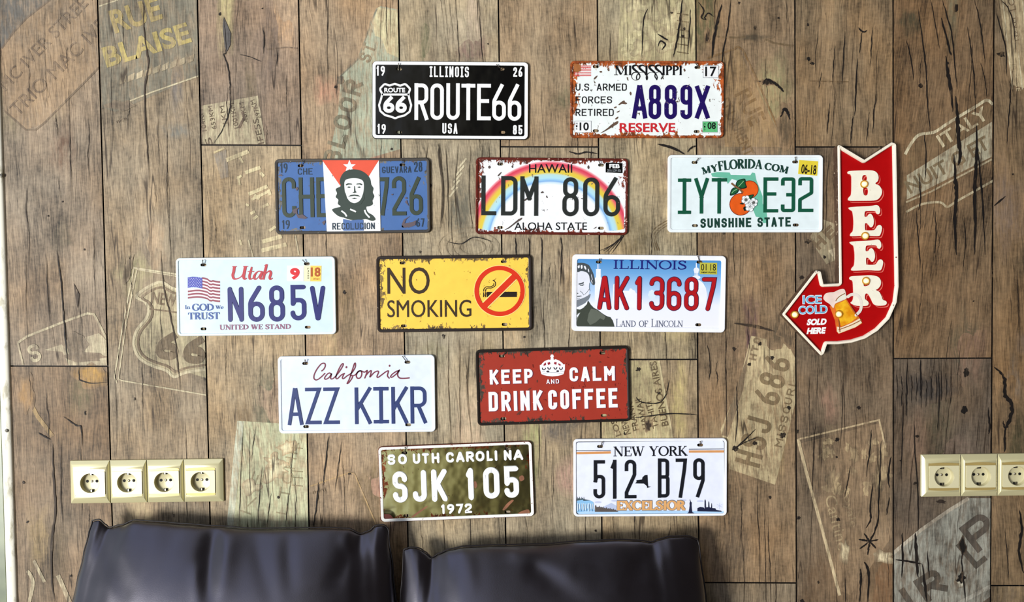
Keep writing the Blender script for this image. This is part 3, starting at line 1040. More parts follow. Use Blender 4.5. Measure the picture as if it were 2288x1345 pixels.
# --- knotty pale plank behind the upper rows
for k in range(9):
    x = 905 + k * 24 + random.uniform(-6, 6)
    crack([(x, 320), (x + random.uniform(-8, 10), 420), (x + random.uniform(-6, 14), 520)], random.uniform(1, 2.4), 1.2, [4], rgb=(86, 74, 56))
blob(1030, 470, 22, 55, 2, (116, 110, 92), .9, [4], .2, 14, .15)
for k in range(5):
    wline([(1004 + k * 5, 440 - k * 16), (1022 + k * 5, 418 - k * 16)], 4, 3, (206, 194, 160), .9, [4])
for rr in (26, 40, 54, 70):
    wline(circle(1056, 552, rr * 1.1, rr * .62, 26), 2.4, 3, (120, 106, 82), .5, [4], closed=True)
crack([(1000, 540), (1030, 545), (1060, 530), (1100, 540)], 2.5, 1.3, [4])
crack([(980, 320), (982, 360), (990, 420), (988, 500)], 4, 1.3, [4], rgb=(70, 60, 46))
for k in range(7):
    x = 930 + k * 24
    crack([(x, 750), (x + random.uniform(-6, 6), 860), (x + random.uniform(-8, 8), 990)], 1.4, 1.0, [4], rgb=(96, 80, 58))
# --- upper planks right of centre
wpoly([(1386, 0), (1552, 0), (1556, 140), (1380, 140)], 1, (196, 184, 138), .6, [6])
for k in range(14):
    blob(random.uniform(1400, 1520), random.uniform(10, 125), random.uniform(6, 16), random.uniform(8, 20), 2, (218, 206, 158), .7, [6], .5)
for y in (30, 46, 66, 82, 98, 116):
    wline([(1512, y), (1538, y + 4)], 2.4, 4, (104, 90, 62), .8, [6])
crack([(1524, 0), (1520, 40), (1512, 90), (1504, 128)], 5, 1.7, [6])
crack([(1542, 20), (1540, 70), (1536, 120)], 2.4, 1.5, [6])
crack([(1446, 20), (1436, 55), (1434, 130)], 3, 1.5, [6])
crack([(1468, 76), (1484, 86), (1492, 90)], 4, 1.6, [6])
crack([(1470, 104), (1476, 92), (1486, 100), (1478, 112)], 4, 1.4, [6])
crack([(1612, 10), (1602, 50), (1594, 90), (1590, 130)], 6, 1.8, [7])
crack([(1632, 0), (1626, 60), (1616, 110), (1612, 160)], 3, 1.6, [7])
crack([(1560, 5), (1572, 25), (1566, 40), (1578, 45)], 3, 1.4, [7])
crack([(1578, 46), (1574, 40), (1582, 30), (1594, 38)], 3, 1.4, [7])
blob(1580, 82, 4, 12, 5, (40, 30, 20), 1.5, [7])
wline([(1600, 82), (1650, 84), (1690, 80), (1728, 96), (1772, 102)], 4, 4, (104, 86, 60), .8, [7], smooth=5)
blob(1688, 84, 28, 6, 4, (88, 76, 58), .9, [7])
# sign outline with street lettering running down
wline([(1580, 130), (1640, 110), (1648, 104), (1660, 112), (1690, 176), (1752, 320)], 4, 3, (126, 98, 62), .8, [7])
wpoly([(1610, 130), (1650, 108), (1752, 328), (1620, 328)], 1, (164, 134, 92), .5, [7])
wtext('RUE', (1640, 212), (1676, 284), 40, 3, (128, 100, 64), .75, .02, [7])
wtext('ST LAURENT', (1606, 226), (1664, 352), 24, 3, (128, 100, 64), .7, .02, [7])
blob(1712, 184, 16, 5, 5, (30, 22, 14), 1.4, [7], .5)
crack([(1704, 190), (1712, 178), (1730, 186), (1744, 198), (1750, 206)], 6, 1.6, [7])
crack([(1744, 262), (1752, 244), (1760, 252), (1764, 268)], 7, 1.7, [7])
blob(1756, 290, 16, 40, 3, (92, 78, 58), .7, [7])
blob(1686, 62, 2.5, 4, 5, (30, 22, 14), 1.6, [7])
blob(1806, 132, 4, 4, 5, (24, 18, 12), 1.8, [8])
blob(1814, 142, 5, 3, 5, (24, 18, 12), 1.8, [8])
crack([(1918, 62), (1922, 68), (1930, 72), (1936, 68)], 4, 1.6, [8])
for x, y0, y1, w in [(1946, 60, 150, 2), (1922, 70, 120, 2), (1912, 130, 260, 3.4), (1884, 70, 190, 2.2), (1862, 100, 190, 1.8), (1850, 230, 300, 2.4), (1902, 260, 322, 2.6), (1938, 250, 318, 2), (1952, 210, 300, 1.8), (1832, 160, 200, 1.4)]:
    crack([(x + 3, y0), (x, (y0 + y1) / 2), (x - 3, y1)], w, 1.6, [8])
for y in (181,):
    wline([(1810, y), (1895, y + 2)], 2, 4, (96, 76, 50), .8, [8])
blob(2056, 192, 4, 5, 5, (28, 20, 12), 1.8, [9])
blob(2136, 18, 4, 10, 5, (28, 20, 12), 1.6, [9])
for p, w in [([(2102, 40), (2110, 70), (2120, 110), (2124, 124)], 5), ([(2104, 0), (2116, 40), (2126, 80), (2132, 140), (2138, 200)], 3.4), ([(2112, 125), (2116, 160), (2122, 190), (2128, 250)], 8), ([(2134, 215), (2138, 260), (2140, 300), (2144, 350), (2140, 370)], 9), ([(2130, 345), (2134, 400), (2136, 440), (2132, 500), (2136, 570)], 9), ([(2180, 280), (2182, 320), (2180, 370), (2176, 430), (2178, 500), (2176, 570)], 8), ([(2182, 320), (2190, 400), (2196, 480), (2200, 570)], 4), ([(2176, 0), (2186, 40), (2194, 90), (2200, 140)], 2.6), ([(2050, 20), (2060, 90), (2068, 160), (2072, 240), (2078, 300)], 3), ([(2024, 90), (2034, 130), (2040, 180)], 2.4), ([(2078, 0), (2090, 60), (2098, 110)], 2), ([(2160, 60), (2168, 110), (2176, 180), (2178, 260)], 2.6), ([(2190, 140), (2200, 180), (2204, 220)], 2), ([(2064, 300), (2068, 350), (2066, 400)], 3), ([(2052, 390), (2056, 440), (2052, 470)], 3), ([(2088, 470), (2090, 520), (2088, 580)], 2.4), ([(2046, 470), (2050, 530), (2056, 600)], 2.4), ([(2152, 480), (2156, 540), (2150, 600)], 2)]:
    crack(p, w, 1.8, [9])
# striped sign with two rows of lettering
wline([(2022, 345), (2036, 320), (2052, 302), (2072, 298), (2090, 294), (2120, 274), (2180, 238), (2204, 224), (2218, 234)], 6.5, 3, (196, 184, 150), 1.0, [9], smooth=4)
wpoly([(2026, 392), (2216, 272), (2216, 350), (2026, 446)], 1, (176, 168, 140), .75, [9])
wpoly([(2030, 340), (2060, 306), (2100, 300), (2216, 234), (2216, 270), (2030, 386)], 1, (112, 92, 64), .5, [9])
wtext('ITALY', (2106, 330), (2212, 262), 30, 3, (196, 182, 146), .9, .02, [9])
wtext('NUIT G ET', (2034, 434), (2214, 330), 32, 3, (122, 106, 78), .9, .02, [9])
wline([(2024, 474), (2060, 456), (2100, 452), (2116, 462), (2140, 448), (2218, 404)], 5, 3, (186, 172, 138), .9, [9], smooth=4)
wline([(2024, 452), (2080, 428), (2216, 356)], 4, 3, (186, 172, 138), .7, [9])
# same mileage board again at the right edge
wpoly([(2232, 0), (2300, 0), (2300, 200), (2262, 190), (2240, 60)], 1, (176, 158, 122), .7, [10])
for i in range(3):
    wline([(2240 + i * 22, 0), (2262 + i * 22, 200)], 2, 2, LT, .8, [10])
wtext('LO', (2270, 22), (2264, -6), 14, 3, DK, .9, 0, [10])
wtext('132 KM', (2276, 90), (2268, 40), 8, 3, DK, .9, 0, [10])
wtext('NOGENT', (2288, 128), (2304, 190), 14, 3, DK, .9, 0, [10])
wtext('JEL OSE', (2256, 140), (2268, 206), 12, 3, (186, 168, 130), .9, 0, [10])
crack([(2234, 0), (2252, 20), (2264, 60), (2268, 120)], 2.2, 1.6, [10])
crack([(2226, 30), (2236, 70), (2246, 110), (2248, 170)], 3.4, 1.7, [10])
crack([(2258, 185), (2254, 250), (2248, 320)], 2.4, 1.5, [10])
blob(2236, 122, 9, 5, 5, (34, 26, 18), 1.4, [10], .4)
crack([(2220, 460), (2232, 450), (2246, 438)], 4, 1.2, [10])
# --- leaning pale plate print: HSJ 686
wpoly([(1678, 750), (1760, 768), (1777, 800), (1777, 900), (1732, 1083), (1630, 1048), (1610, 960), (1650, 860)], 1, (188, 170, 130), .85, [7])
wpoly([(1678, 750), (1668, 800), (1640, 880), (1612, 972), (1626, 976), (1660, 870)], 2, (128, 112, 88), .6, [7])
wmono('HSJ 686', (1696, 1046), (1768, 806), 58, 9, 3, (124, 106, 76), 1.0, [7], .36)
wmono('MISSOURI', (1746, 1000), (1778, 860), 17, 3, 3, (124, 106, 76), 1.0, [7], .4)
wmono('HTO', (1688, 806), (1700, 756), 16, 4, 3, (128, 110, 82), .9, [7], .4)
crack([(1640, 1003), (1662, 984), (1688, 958)], 3, 1.6, [7])
crack([(1636, 1006), (1660, 990), (1694, 976)], 2.6, 1.5, [7])
blob(1642, 1002, 6, 6, 5, (40, 32, 24), 1.4, [7])
for p in [(1697, 768), (1725, 799), (1762, 911), (1686, 990), (1640, 780), (1674, 814)]:
    blob(p[0], p[1], 4, 4, 5, (36, 28, 20), 1.5, [7], .4)
blob(1748, 972, 7, 6, 5, (42, 34, 26), 1.5, [7], .4)
crack([(1646, 850), (1645, 890), (1647, 930), (1642, 990)], 2.4, 1.5, [7])
crack([(1580, 770), (1586, 810), (1584, 850)], 2, 1.5, [7])
blob(1762, 748, 16, 22, 4, (60, 52, 42), .9, [7], .4)
# dark knots and pale print near the arrow sign
blob(1805, 540, 6, 5, 5, (30, 22, 14), 1.7, [8], .4)
blob(1790, 620, 5, 4, 5, (36, 28, 20), 1.5, [8], .5)
wpoly([(1810, 528), (1838, 490), (1866, 500), (1870, 580), (1846, 590), (1826, 560)], 1, (176, 164, 130), .55, [8])
wmono('HE', (1830, 560), (1872, 520), 26, 7, 2, (118, 100, 74), .8, [8])
wpoly([(1850, 560), (1870, 552), (1872, 584), (1862, 576)], 2, (204, 190, 156), .8, [8])
blob(1736, 740, 20, 30, 3, (80, 70, 54), .6, [7])
# --- framed sign below the arrow
wline([(1784, 981), (1964, 938), (1978, 1000)], 4, 3, (190, 168, 130), .9, [8])
wline([(1783, 981), (1800, 1050), (1836, 1180), (1876, 1330)], 7, 3, (196, 176, 138), .95, [8])
wpoly([(1790, 990), (1966, 945), (1990, 1040), (1992, 1200), (1900, 1330), (1872, 1316)], 1, (158, 132, 100), .45, [8])
for k in range(26):
    blob(random.uniform(1830, 1975), random.uniform(985, 1100), random.uniform(4, 12), random.uniform(6, 18), 2, (194, 170, 128), random.uniform(.3, .7), [8], .5)
wtext('Cantine', (1842, 1110), (1872, 1230), 26, 3, (180, 158, 120), .7, 0, [8])
wtext('royale', (1876, 1098), (1896, 1180), 22, 3, (180, 158, 120), .5, 0, [8])
blob(1888, 1230, 9, 18, 3, (214, 196, 156), .9, [8], .4)
blob(1974, 1244, 16, 12, 3, (214, 198, 160), .9, [8], .4)
blob(1922, 1210, 30, 44, .1, (84, 74, 62), .6, [8], .25)
for t in (10, 62, 125, 170, 218, 262, 312):
    r = random.uniform(20, 32)
    crack([(1942, 1209), (1942 + r * .5 * cos(radians(t)), 1209 - r * .5 * sin(radians(t))), (1942 + r * cos(radians(t)), 1209 - r * sin(radians(t)))], 4, 1.8, [8])
for p, w in [([(1946, 960), (1942, 1010), (1934, 1065)], 3), ([(1968, 985), (1966, 1050), (1962, 1120), (1962, 1170)], 3.4), ([(1950, 1080), (1944, 1130), (1944, 1160), (1934, 1180)], 4), ([(1964, 1140), (1956, 1180), (1944, 1208)], 4), ([(1930, 1255), (1940, 1280), (1938, 1345)], 6), ([(1922, 1270), (1922, 1300), (1920, 1345)], 5), ([(1888, 1290), (1888, 1345)], 2.4), ([(1990, 1020), (1984, 1060), (1986, 1090)], 4), ([(1986, 1110), (1980, 1150)], 3), ([(1900, 1040), (1892, 1080), (1886, 1110)], 2)]:
    crack(p, w, 1.7, [8])
wpoly([(1976, 1250), (1994, 1262), (1992, 1345), (1950, 1345), (1956, 1280)], 2, (120, 90, 62), .7, [8])
for p in [(1918, 911), (1870, 982), (1784, 1157), (1872, 1160), (1780, 964), (1792, 1342)]:
    blob(p[0], p[1], 4, 4, 5, (30, 22, 16), 1.7, [8], .4)
# --- grey right-hand planks
blob(2075, 868, 55, 24, 3, (66, 60, 54), .8, [9], .3)
for k in range(12):
    x = 2002 + k * 11
    crack([(x, 830 + random.uniform(-10, 20)), (x + 2, 865), (x, 890 + random.uniform(0, 25))], random.uniform(1.5, 3), 1.6, [9])
crack([(2056, 803), (2056, 850), (2057, 890)], 4, 1.7, [9])
crack([(2096, 830), (2098, 880), (2094, 960)], 3, 1.6, [9])
crack([(2026, 810), (2024, 880), (2024, 930)], 3, 1.6, [9])
blob(2158, 832, 6, 11, 5, (28, 22, 16), 1.7, [9], .3)
blob(2154, 916, 7, 8, 5, (20, 15, 10), 1.9, [9], .4)
for p in [([(2206, 910), (2210, 950), (2208, 970)], 4), ([(2042, 940), (2044, 1020), (2050, 1110), (2050, 1200)], 3), ([(2018, 900), (2014, 1000), (2012, 1080)], 2.2)]:
    crack(p[0], p[1], 1.6, [9])
crack([(2220, 820), (2242, 842), (2244, 880), (2258, 902), (2258, 930), (2246, 955), (2240, 940)], 9, 1.8, [10], jit=4)
crack([(2246, 950), (2244, 980), (2244, 1010)], 5, 1.6, [10])
blob(2250, 900, 16, 40, 3, (70, 60, 48), .7, [10], .3)
crack([(2276, 1140), (2282, 1180), (2276, 1230), (2286, 1280)], 7, 1.8, [10], jit=3)
crack([(2244, 1180), (2250, 1250), (2252, 1300)], 2, 1.4, [10])
wpoly([(1996, 1232), (2164, 1113), (2216, 1113), (2216, 1330), (2120, 1400), (1996, 1400)], 1, (150, 148, 134), .75, [9])
wline([(1990, 1240), (2060, 1182), (2120, 1140), (2164, 1113)], 8, 3, (176, 166, 146), .9, [9])
wline([(2100, 1370), (2216, 1308)], 9, 3, (176, 172, 156), .8, [9])
wmono('L', (2180, 1272), (2206, 1250), 72, 12, 3, (84, 78, 68), 1.0, [9])
wmono('P', (2184, 1236), (2236, 1196), 72, 14, 3, (88, 80, 70), 1.0, [9])
wmono('IR', (2036, 1370), (2120, 1316), 60, 14, 3, (84, 78, 68), .8, [9])
blob(2050, 1258, 50, 36, .1, (62, 58, 52), .8, [9], .3)
blob(2148, 1300, 10, 14, 4, (210, 204, 180), .9, [9], .5)
for p in [([(2014, 1190), (2016, 1240), (2014, 1290)], 5), ([(2044, 1190), (2046, 1240), (2050, 1290)], 8), ([(2060, 1260), (2066, 1310), (2070, 1345)], 5), ([(2146, 1240), (2150, 1280), (2156, 1345)], 4), ([(2000, 1250), (2030, 1254), (2060, 1260)], 4), ([(2070, 1230), (2076, 1290)], 3)]:
    crack(p[0], p[1], 1.8, [9])
blob(2150, 1222, 5, 14, 5, (22, 18, 14), 1.7, [9], .5)
blob(2146, 1292, 9, 9, 5, (24, 20, 16), 1.6, [9], .5)
blob(2102, 1121, 10, 4, 5, (50, 40, 32), 1.4, [9], .4)
wpoly([(2214, 1310), (2290, 1310), (2290, 1420), (2214, 1420)], 1, (140, 118, 86), .6, [10])
# --- faded timetable board under the red plate, words running up
wpoly([(1350, 806), (1472, 806), (1504, 985), (1344, 985)], 1, (186, 172, 128), .8, [6])
wline([(1472, 806), (1504, 985)], 4, 2, (208, 192, 148), 1, [6])
for i in range(5):
    wline([(1366 + i * 22, 930 - i * 6), (1380 + i * 22, 985)], 2, 2, (208, 194, 150), .9, [6])
for t, p0, p1, h in [('LOS', (1388, 972), (1376, 936), 13), ('NEW', (1410, 968), (1398, 932), 14), ('FRANK', (1428, 960), (1412, 896), 14), ('HAWAII', (1450, 956), (1432, 890), 14), ('TAHITI', (1472, 954), (1454, 896), 14), ('BUENOS AIRES', (1494, 950), (1466, 806), 16)]:
    wtext(t, p0, p1, h, 3, (98, 82, 56), 1.0, .015, [6])
crack([(1412, 934), (1460, 928), (1500, 924), (1556, 926)], 3, 1.6, [6])
crack([(1420, 886), (1432, 898), (1470, 900), (1488, 880), (1494, 848)], 2.6, 1.4, [6])
blob(1426, 825, 5, 4, 5, (40, 32, 22), 1.5, [6], .5)
blob(1448, 952, 5, 12, 5, (60, 48, 36), 1.4, [6], .5)
# small splits near the row of plates
crack([(1270, 338), (1290, 344), (1310, 340), (1334, 344)], 4, 1.6, [5], jit=3)
for x in (1150, 1180, 1208, 1252):
    crack([(x, 530), (x + 3, 555), (x, 640)], 2.4, 1.3, [5])
crack([(1468, 322), (1500, 330), (1530, 345)], 6, 1.7, [6])
crack([(1535, 340), (1545, 330), (1556, 326)], 4, 1.6, [6])
for k in range(5):
    crack([(1340 + k * 6, 560 + k * 2), (1366 + k * 6, 548 - k * 4), (1392, 528 - k * 3)], 2, 1.2, [6])
for rr in (18, 30, 44):
    wline([(1480 - rr * .4, 560), (1470 - rr * .3, 530 - rr * .3), (1500, 505 - rr * .4)], 2, 4, (110, 90, 60), .8, [6], smooth=4)
crack([(1640, 722), (1690, 730), (1730, 740)], 6, 1.2, [7], rgb=(60, 48, 36))
# fine random splits over every plank
for c in range(11):
    rr = random.Random(100 + c)
    for k in range(17):
        t = rr.uniform(.06, .94)
        y0 = rr.uniform(-60, 1300)
        ln = rr.uniform(50, 260)
        xa = SEAMS[c][0] + (SEAMS[c + 1][0] - SEAMS[c][0]) * t
        lean = PLANKS[c][0][1]
        x0 = xa + (SEAMS[c][1] - SEAMS[c][0]) * y0 / 1345
        pts = [(x0 + lean * ln * q + rr.uniform(-3, 3), y0 + ln * q) for q in (0, .3, .6, 1)]
        crack(pts, rr.uniform(.6, 1.5), rr.uniform(.8, 1.6), [c], 5, (44, 33, 23))

for c in range(11):
    rr = random.Random(300 + c)
    for k in range(7):
        t, y0 = rr.uniform(.05, .95), rr.uniform(-20, 1345)
        x0 = SEAMS[c][0] + (SEAMS[c + 1][0] - SEAMS[c][0]) * t + (SEAMS[c][1] - SEAMS[c][0]) * y0 / 1345
        blob(x0, y0, rr.uniform(1.6, 3.4), rr.uniform(1.6, 4), 5, (34, 26, 18), 1.6, [c], .5, 9)
    for k in range(10):
        t, y0 = rr.uniform(.08, .92), rr.uniform(-20, 1345)
        x0 = SEAMS[c][0] + (SEAMS[c + 1][0] - SEAMS[c][0]) * t + (SEAMS[c][1] - SEAMS[c][0]) * y0 / 1345
        pale = tuple(min(255, v * rr.uniform(1.12, 1.3)) for v in PLANKS[c][-1][0])
        dark = tuple(v * rr.uniform(.6, .8) for v in PLANKS[c][-1][0])
        blob(x0, y0, rr.uniform(12, 40), rr.uniform(24, 90), .02 + k * .008, pale if k % 2 else dark, rr.uniform(.35, .7), [c], .35, 12)

wall_me = bpy.data.meshes.new('wall_back')
# dark backing that shows in the joints
b0 = len(wall_v)
xl_, xr_ = seam_x(0, 1.0) - .03, seam_x(11, 1.0) + .02
wall_v.extend([(xl_, .004, 0), (xr_, .004, 0), (xr_, .004, Z_TOP), (xl_, .004, Z_TOP), (xl_, .04, 0), (xr_, .04, 0), (xr_, .04, Z_TOP), (xl_, .04, Z_TOP)])
for f in ((0, 1, 2, 3), (5, 4, 7, 6), (4, 5, 1, 0), (3, 2, 6, 7), (4, 0, 3, 7), (1, 5, 6, 2)):
    wall_f.append(tuple(b0 + i for i in f))
    wall_plank.append(0)
    wall_tint.append(lin((18, 13, 9))[:3] + (3,))
wall_me.from_pydata(wall_v, [], wall_f)
for name, ty, get in (('plank_seed', 'FLOAT', lambda i: planks[wall_plank[i]][1]), ('grain_tilt', 'FLOAT', lambda i: planks[wall_plank[i]][2])):
    at = wall_me.attributes.new(name, ty, 'FACE')
    at.data.foreach_set('value', [get(i) for i in range(len(wall_f))])
at = wall_me.attributes.new('plank_colour', 'FLOAT_COLOR', 'FACE')
at.data.foreach_set('color', [v for i in range(len(wall_f)) for v in planks[wall_plank[i]][3]])
at = wall_me.attributes.new('print_tint', 'FLOAT_COLOR', 'FACE')
at.data.foreach_set('color', [v for t in wall_tint for v in t])
wall_me.materials.append(wood_material())
wall_me.update()
wall = bpy.data.objects.new('wall_back', wall_me)
COL.objects.link(wall)
tag(wall, 'plank-patterned wall with faded printed signs', 'wall', None, 'structure')

# white corner strip and the green side wall beyond it
N = NT('aged_white_strip')
tc = N.n('TexCoord').outputs['Object']
nz = N.noise(N.scale(tc, 60, 60, 22), 1, 5, .65)
N.l(N.mix(N.mapr(nz, .52, .66), lin((236, 232, 214)), lin((178, 172, 146))), N.b.inputs['Base Color'])
N.b.inputs['Roughness'].default_value = .5
M_STRIP = N.m
mb = MB()
a, b = P(-6, 0, .004), P(38, 1345, .004)
ex = lambda z: a.x + (z - a.z) / (b.z - a.z) * (b.x - a.x)
wd = .021
zs = [0, .3, .6, .9, 1.2, 1.5, 1.8, Z_TOP]
sec = [(0, 0), (-.0012, .0034), (-.004, .005), (-wd * .5, .006), (-wd + .004, .005), (-wd + .0012, .0034), (-wd, -.004)]
mb.loft([[(ex(z) + du, z, n) for du, n in sec] for z in zs], closed=False)
for v_ in range(len(mb.f)):
    mb.f[v_] = mb.f[v_][::-1]
strip = mb.build('trim_1', M_STRIP, None, 60)
tag(strip, 'worn white corner strip along the left edge of the wall', 'trim', None, 'structure')
N = NT('green_side_wall')
tc = N.n('TexCoord').outputs['Object']
nz = N.noise(tc, 14, 3)
N.l(N.mix(N.mapr(nz, .35, .65), lin((74, 88, 48)), lin((116, 126, 84))), N.b.inputs['Base Color'])
N.b.inputs['Roughness'].default_value = .35
mb = MB()
xs = lambda z: ex(z) - wd
mb.loft([[(xs(z) + .001, z, -.01), (xs(z) - .001, z, .002), (xs(z) - .06, z, .002), (xs(z) - .06, z, -.01)] for z in zs], closed=True)
for v_ in range(len(mb.f)):
    mb.f[v_] = mb.f[v_][::-1]
wl = mb.build('wall_left', N.m)
tag(wl, 'green painted edge of the side wall left of the white strip', 'wall', None, 'structure')
M_SCREW = paint('screw_steel', (150, 146, 132), .35, .8)
M_DARK = paint('dark_slot', (22, 18, 14), .6)
for i, (sx_, sy_) in enumerate([(15, 962), (2, 392)]):
    q = P(sx_, sy_, .0058)
    if i:
        q.x = max(q.x, ex(q.z) - wd + .006)
    e_ = empty('screw', Matrix.Translation(q), ['screw fixing the white corner strip at mid height', 'upper screw in the white corner strip near the left edge'][i], 'screw', None)
    mb = MB()
    mb.dome(0, 0, -.0003, .0038, .0016, 18, 4)
    mb.build('screw_head', M_SCREW, e_, 60)
    mb = MB()
    mb.stroke([(-.0022, 0), (.0022, 0)], .0009, .0013, .0015, 'butt')
    mb.stroke([(0, -.0022), (0, .0022)], .0009, .0013, .0015, 'butt')
    mb.build('drive_slot', M_DARK, e_)

# floor
N = NT('dark_floor_boards')
tc = N.n('TexCoord').outputs['Object']
N.l(N.mix(N.mapr(N.noise(N.scale(tc, 1.2, 14, 1), 3, 4), .3, .7), lin((92, 70, 50)), lin((126, 100, 72))), N.b.inputs['Base Color'])
N.b.inputs['Roughness'].default_value = .4
mb = MB()
for qx in ((-1.9, 1.9),):
    v_ = [mb.vert(qx[0], 0, -.05), mb.vert(qx[1], 0, -.05), mb.vert(qx[1], 0, 3.0), mb.vert(qx[0], 0, 3.0)]
    w_ = [mb.vert(qx[0], -.05, -.05), mb.vert(qx[1], -.05, -.05), mb.vert(qx[1], -.05, 3.0), mb.vert(qx[0], -.05, 3.0)]
    mb.face((v_[0], v_[3], v_[2], v_[1]))
    mb.face(w_)
    for i in range(4):
        mb.face((v_[i], v_[(i + 1) % 4], w_[(i + 1) % 4], w_[i]))
fl = mb.build('floor', N.m)
tag(fl, 'dark wooden floor', 'floor', None, 'structure')


# ------------------------------------------------------------------ the plates
S_ = 370 / 2288      # plate drawings are taken off in units of 1/6.18 photo pixel


class Plate:
    F = .0046        # height of the flat field over the wall

    def __init__(s, origin, corners, label, cat='license plate', name='license_plate', group=None):
        s.o = origin
        cs = [P(origin[0] + x * S_, origin[1] + y * S_, .006) for x, y in corners]
        tl, tr, br, bl = cs
        c = (tl + tr + br + bl) / 4
        du = ((tr - tl) + (br - bl)) / 2
        dv = ((tl - bl) + (tr - br)) / 2
        s.w, s.h = du.length, dv.length
        an = atan2(du.z, du.x)
        s.M = Matrix.Translation((c.x, 0, c.z)) @ Matrix.Rotation(-an, 4, 'Y')
        s.Mi = s.M.inverted()
        s.root = empty(name, s.M, label, cat, group)
        s.k = s.w / ((corners[1][0] - corners[0][0] + corners[2][0] - corners[3][0]) / 2)
        s.slots = []

    def L(s, x, y, n=None):
        q = s.Mi @ P(s.o[0] + x * S_, s.o[1] + y * S_, s.F if n is None else n)
        return (q.x, q.z)

    def LL(s, pts):
        return [s.L(*p[:2]) + tuple(p[2:]) for p in pts]

    def sheet(s, m_field, m_rim, m_edge=None, rim=.0062, r=.0085, slots=(), bead=.0016):
        m_edge = m_edge or m_rim
        hw, hh = s.w / 2, s.h / 2

        def ring(ins, n, rad):
            a, b = hw - ins, hh - ins
            return [(x, y, n) for x, y in rounded([(-a, -b, rad), (a, -b, rad), (a, b, rad), (-a, b, rad)], True, 8)]
        top = s.F + bead
        mb = MB()
        rings = [ring(.0004, .0, r), ring(0, s.F * .55, r), ring(.0005, top - .0006, r), ring(.0014, top, r - .001)]
        mb.loft(rings, 1)
        mb.loft([ring(.0014, top, r - .001), ring(rim - .0012, top, r - .004), ring(rim - .0004, top - .0003, r - .0045), ring(rim, s.F, r - .005)], 0)
        mb.build('raised_rim', [m_rim, m_edge], s.root, 50)
        mb = MB()
        outer = [(x, y) for x, y, n in ring(rim, s.F, r - .005)]
        holes = []
        for sx, sy in slots:
            c = s.L(sx, sy)
            a, b = 21 * s.k, 20 * s.k
            holes.append([(c[0] + a + b * cos(t), c[1] + b * sin(t)) for t in [radians(-90 + 22.5 * q) for q in range(9)]] +
                         [(c[0] - a + b * cos(t), c[1] + b * sin(t)) for t in [radians(90 + 22.5 * q) for q in range(9)]])
        mb.fill([outer] + holes, s.F)
        for h in holes:
            m = len(h)
            a_ = [mb.vert(p[0], p[1], s.F) for p in h]
            b_ = [mb.vert(p[0], p[1], s.F - .0012) for p in h]
            for i in range(m):
                mb.face((a_[i], a_[(i + 1) % m], b_[(i + 1) % m], b_[i]), 1)
        mb.build('plate_sheet', [m_field, M_SLOT], s.root)
        s.slots = holes

    def n(s, layer):
        return s.F + .00008 + layer * .00022

    # flat printed shapes
    def poly(s, name, pts, mat, layer=1, smooth=0, holes=(), parent=None):
        q = s.LL(pts)
        if smooth:
            q = spline(q, True, smooth)
        mb = MB()
        mb.fill([q] + [s.LL(h) for h in holes], s.n(layer))
        return mb.build(name, mat, parent or s.root)

    def polys(s, name, lst, mat, layer=1, smooth=0, parent=None):
        mb = MB()
        for pts in lst:
            q = s.LL(pts)
            if smooth:
                q = spline(q, True, smooth)
            mb.fill([q], s.n(layer))
        return mb.build(name, mat, parent or s.root)

    def patches(s, name, lst, mat, layer=1, smooth=0, parent=None):
        for pts in lst:
            s.poly(name, pts, mat, layer, smooth, parent=parent)

    def lines(s, name, lst, w, mat, layer=1, smooth=0, closed=False, parent=None, raised=0, rad=0, cap='butt', ch=.0003):
        mb = MB()
        for pts in lst:
            q = s.LL(pts)
            ws = w * s.k
            if rad:
                q = rounded([(p[0], p[1], rad * s.k) for p in q], closed)
            elif smooth:
                q = spline([p[:2] for p in q], closed, smooth)
            mb.stroke([p[:2] for p in q], ws, s.n(layer) if not raised else s.F, None if not raised else s.F + raised, cap, closed, ch)
        return mb.build(name, mat, parent or s.root)

    # raised characters, each a part of its own
    def chars(s, spec, sw, mat, cap='square', raised=.0013, ch=.0005):
        for c, x0, y0, x1, y1 in spec:
            mb = MB()
            u, v = s.L((x0 + x1) / 2, (y0 + y1) / 2)
            mono_glyph(mb, c, u, v, (x1 - x0) * s.k, (y1 - y0) * s.k, sw * s.k, s.F - .0002, s.F + raised, cap, 0, ch)
            mb.build('digit' if c[0].isdigit() else 'letter', mat, s.root)

    def _base(s, x0, y0, x1, y1):
        a, b = Vector(s.L(x0, y0)), Vector(s.L(x1, y1))
        d = b - a
        return a, d.normalized(), d.length

    # one line of centre-line lettering as one part
    def mono(s, name, text, x0, y0, x1, y1, h, sw, mat, layer=3, gap=.32, raised=0, cap='square', parent=None, serif_i=False):
        a, d, Ln = s._base(x0, y0, x1, y1)
        up = Vector((-d.y, d.x))
        ws = [(.7 if serif_i and c == 'I' else SANS_W.get(c, 1)) for c in text]
        tot = sum(ws) + gap * (len(text) - 1)
        x = 0
        mb = MB()
        for c, w in zip(text, ws):
            if c == '.':
                q = a + d * (x + w / 2) / tot * Ln + up * sw * s.k / 2
                mb.fill([circle(q.x, q.y, sw * s.k * .6, n=10)], s.n(layer))
            elif c != ' ':
                q = a + d * ((x + w / 2) / tot * Ln) + up * (h * s.k / 2)
                g = 'Is' if c == 'I' and serif_i else c
                mono_glyph(mb, g, q.x, q.y, w / tot * Ln, h * s.k, sw * s.k, s.n(layer) if not raised else s.F - .0002, None if not raised else s.F + raised, cap, atan2(d.y, d.x))
            x += w + gap
        return mb.build(name, mat, parent or s.root)

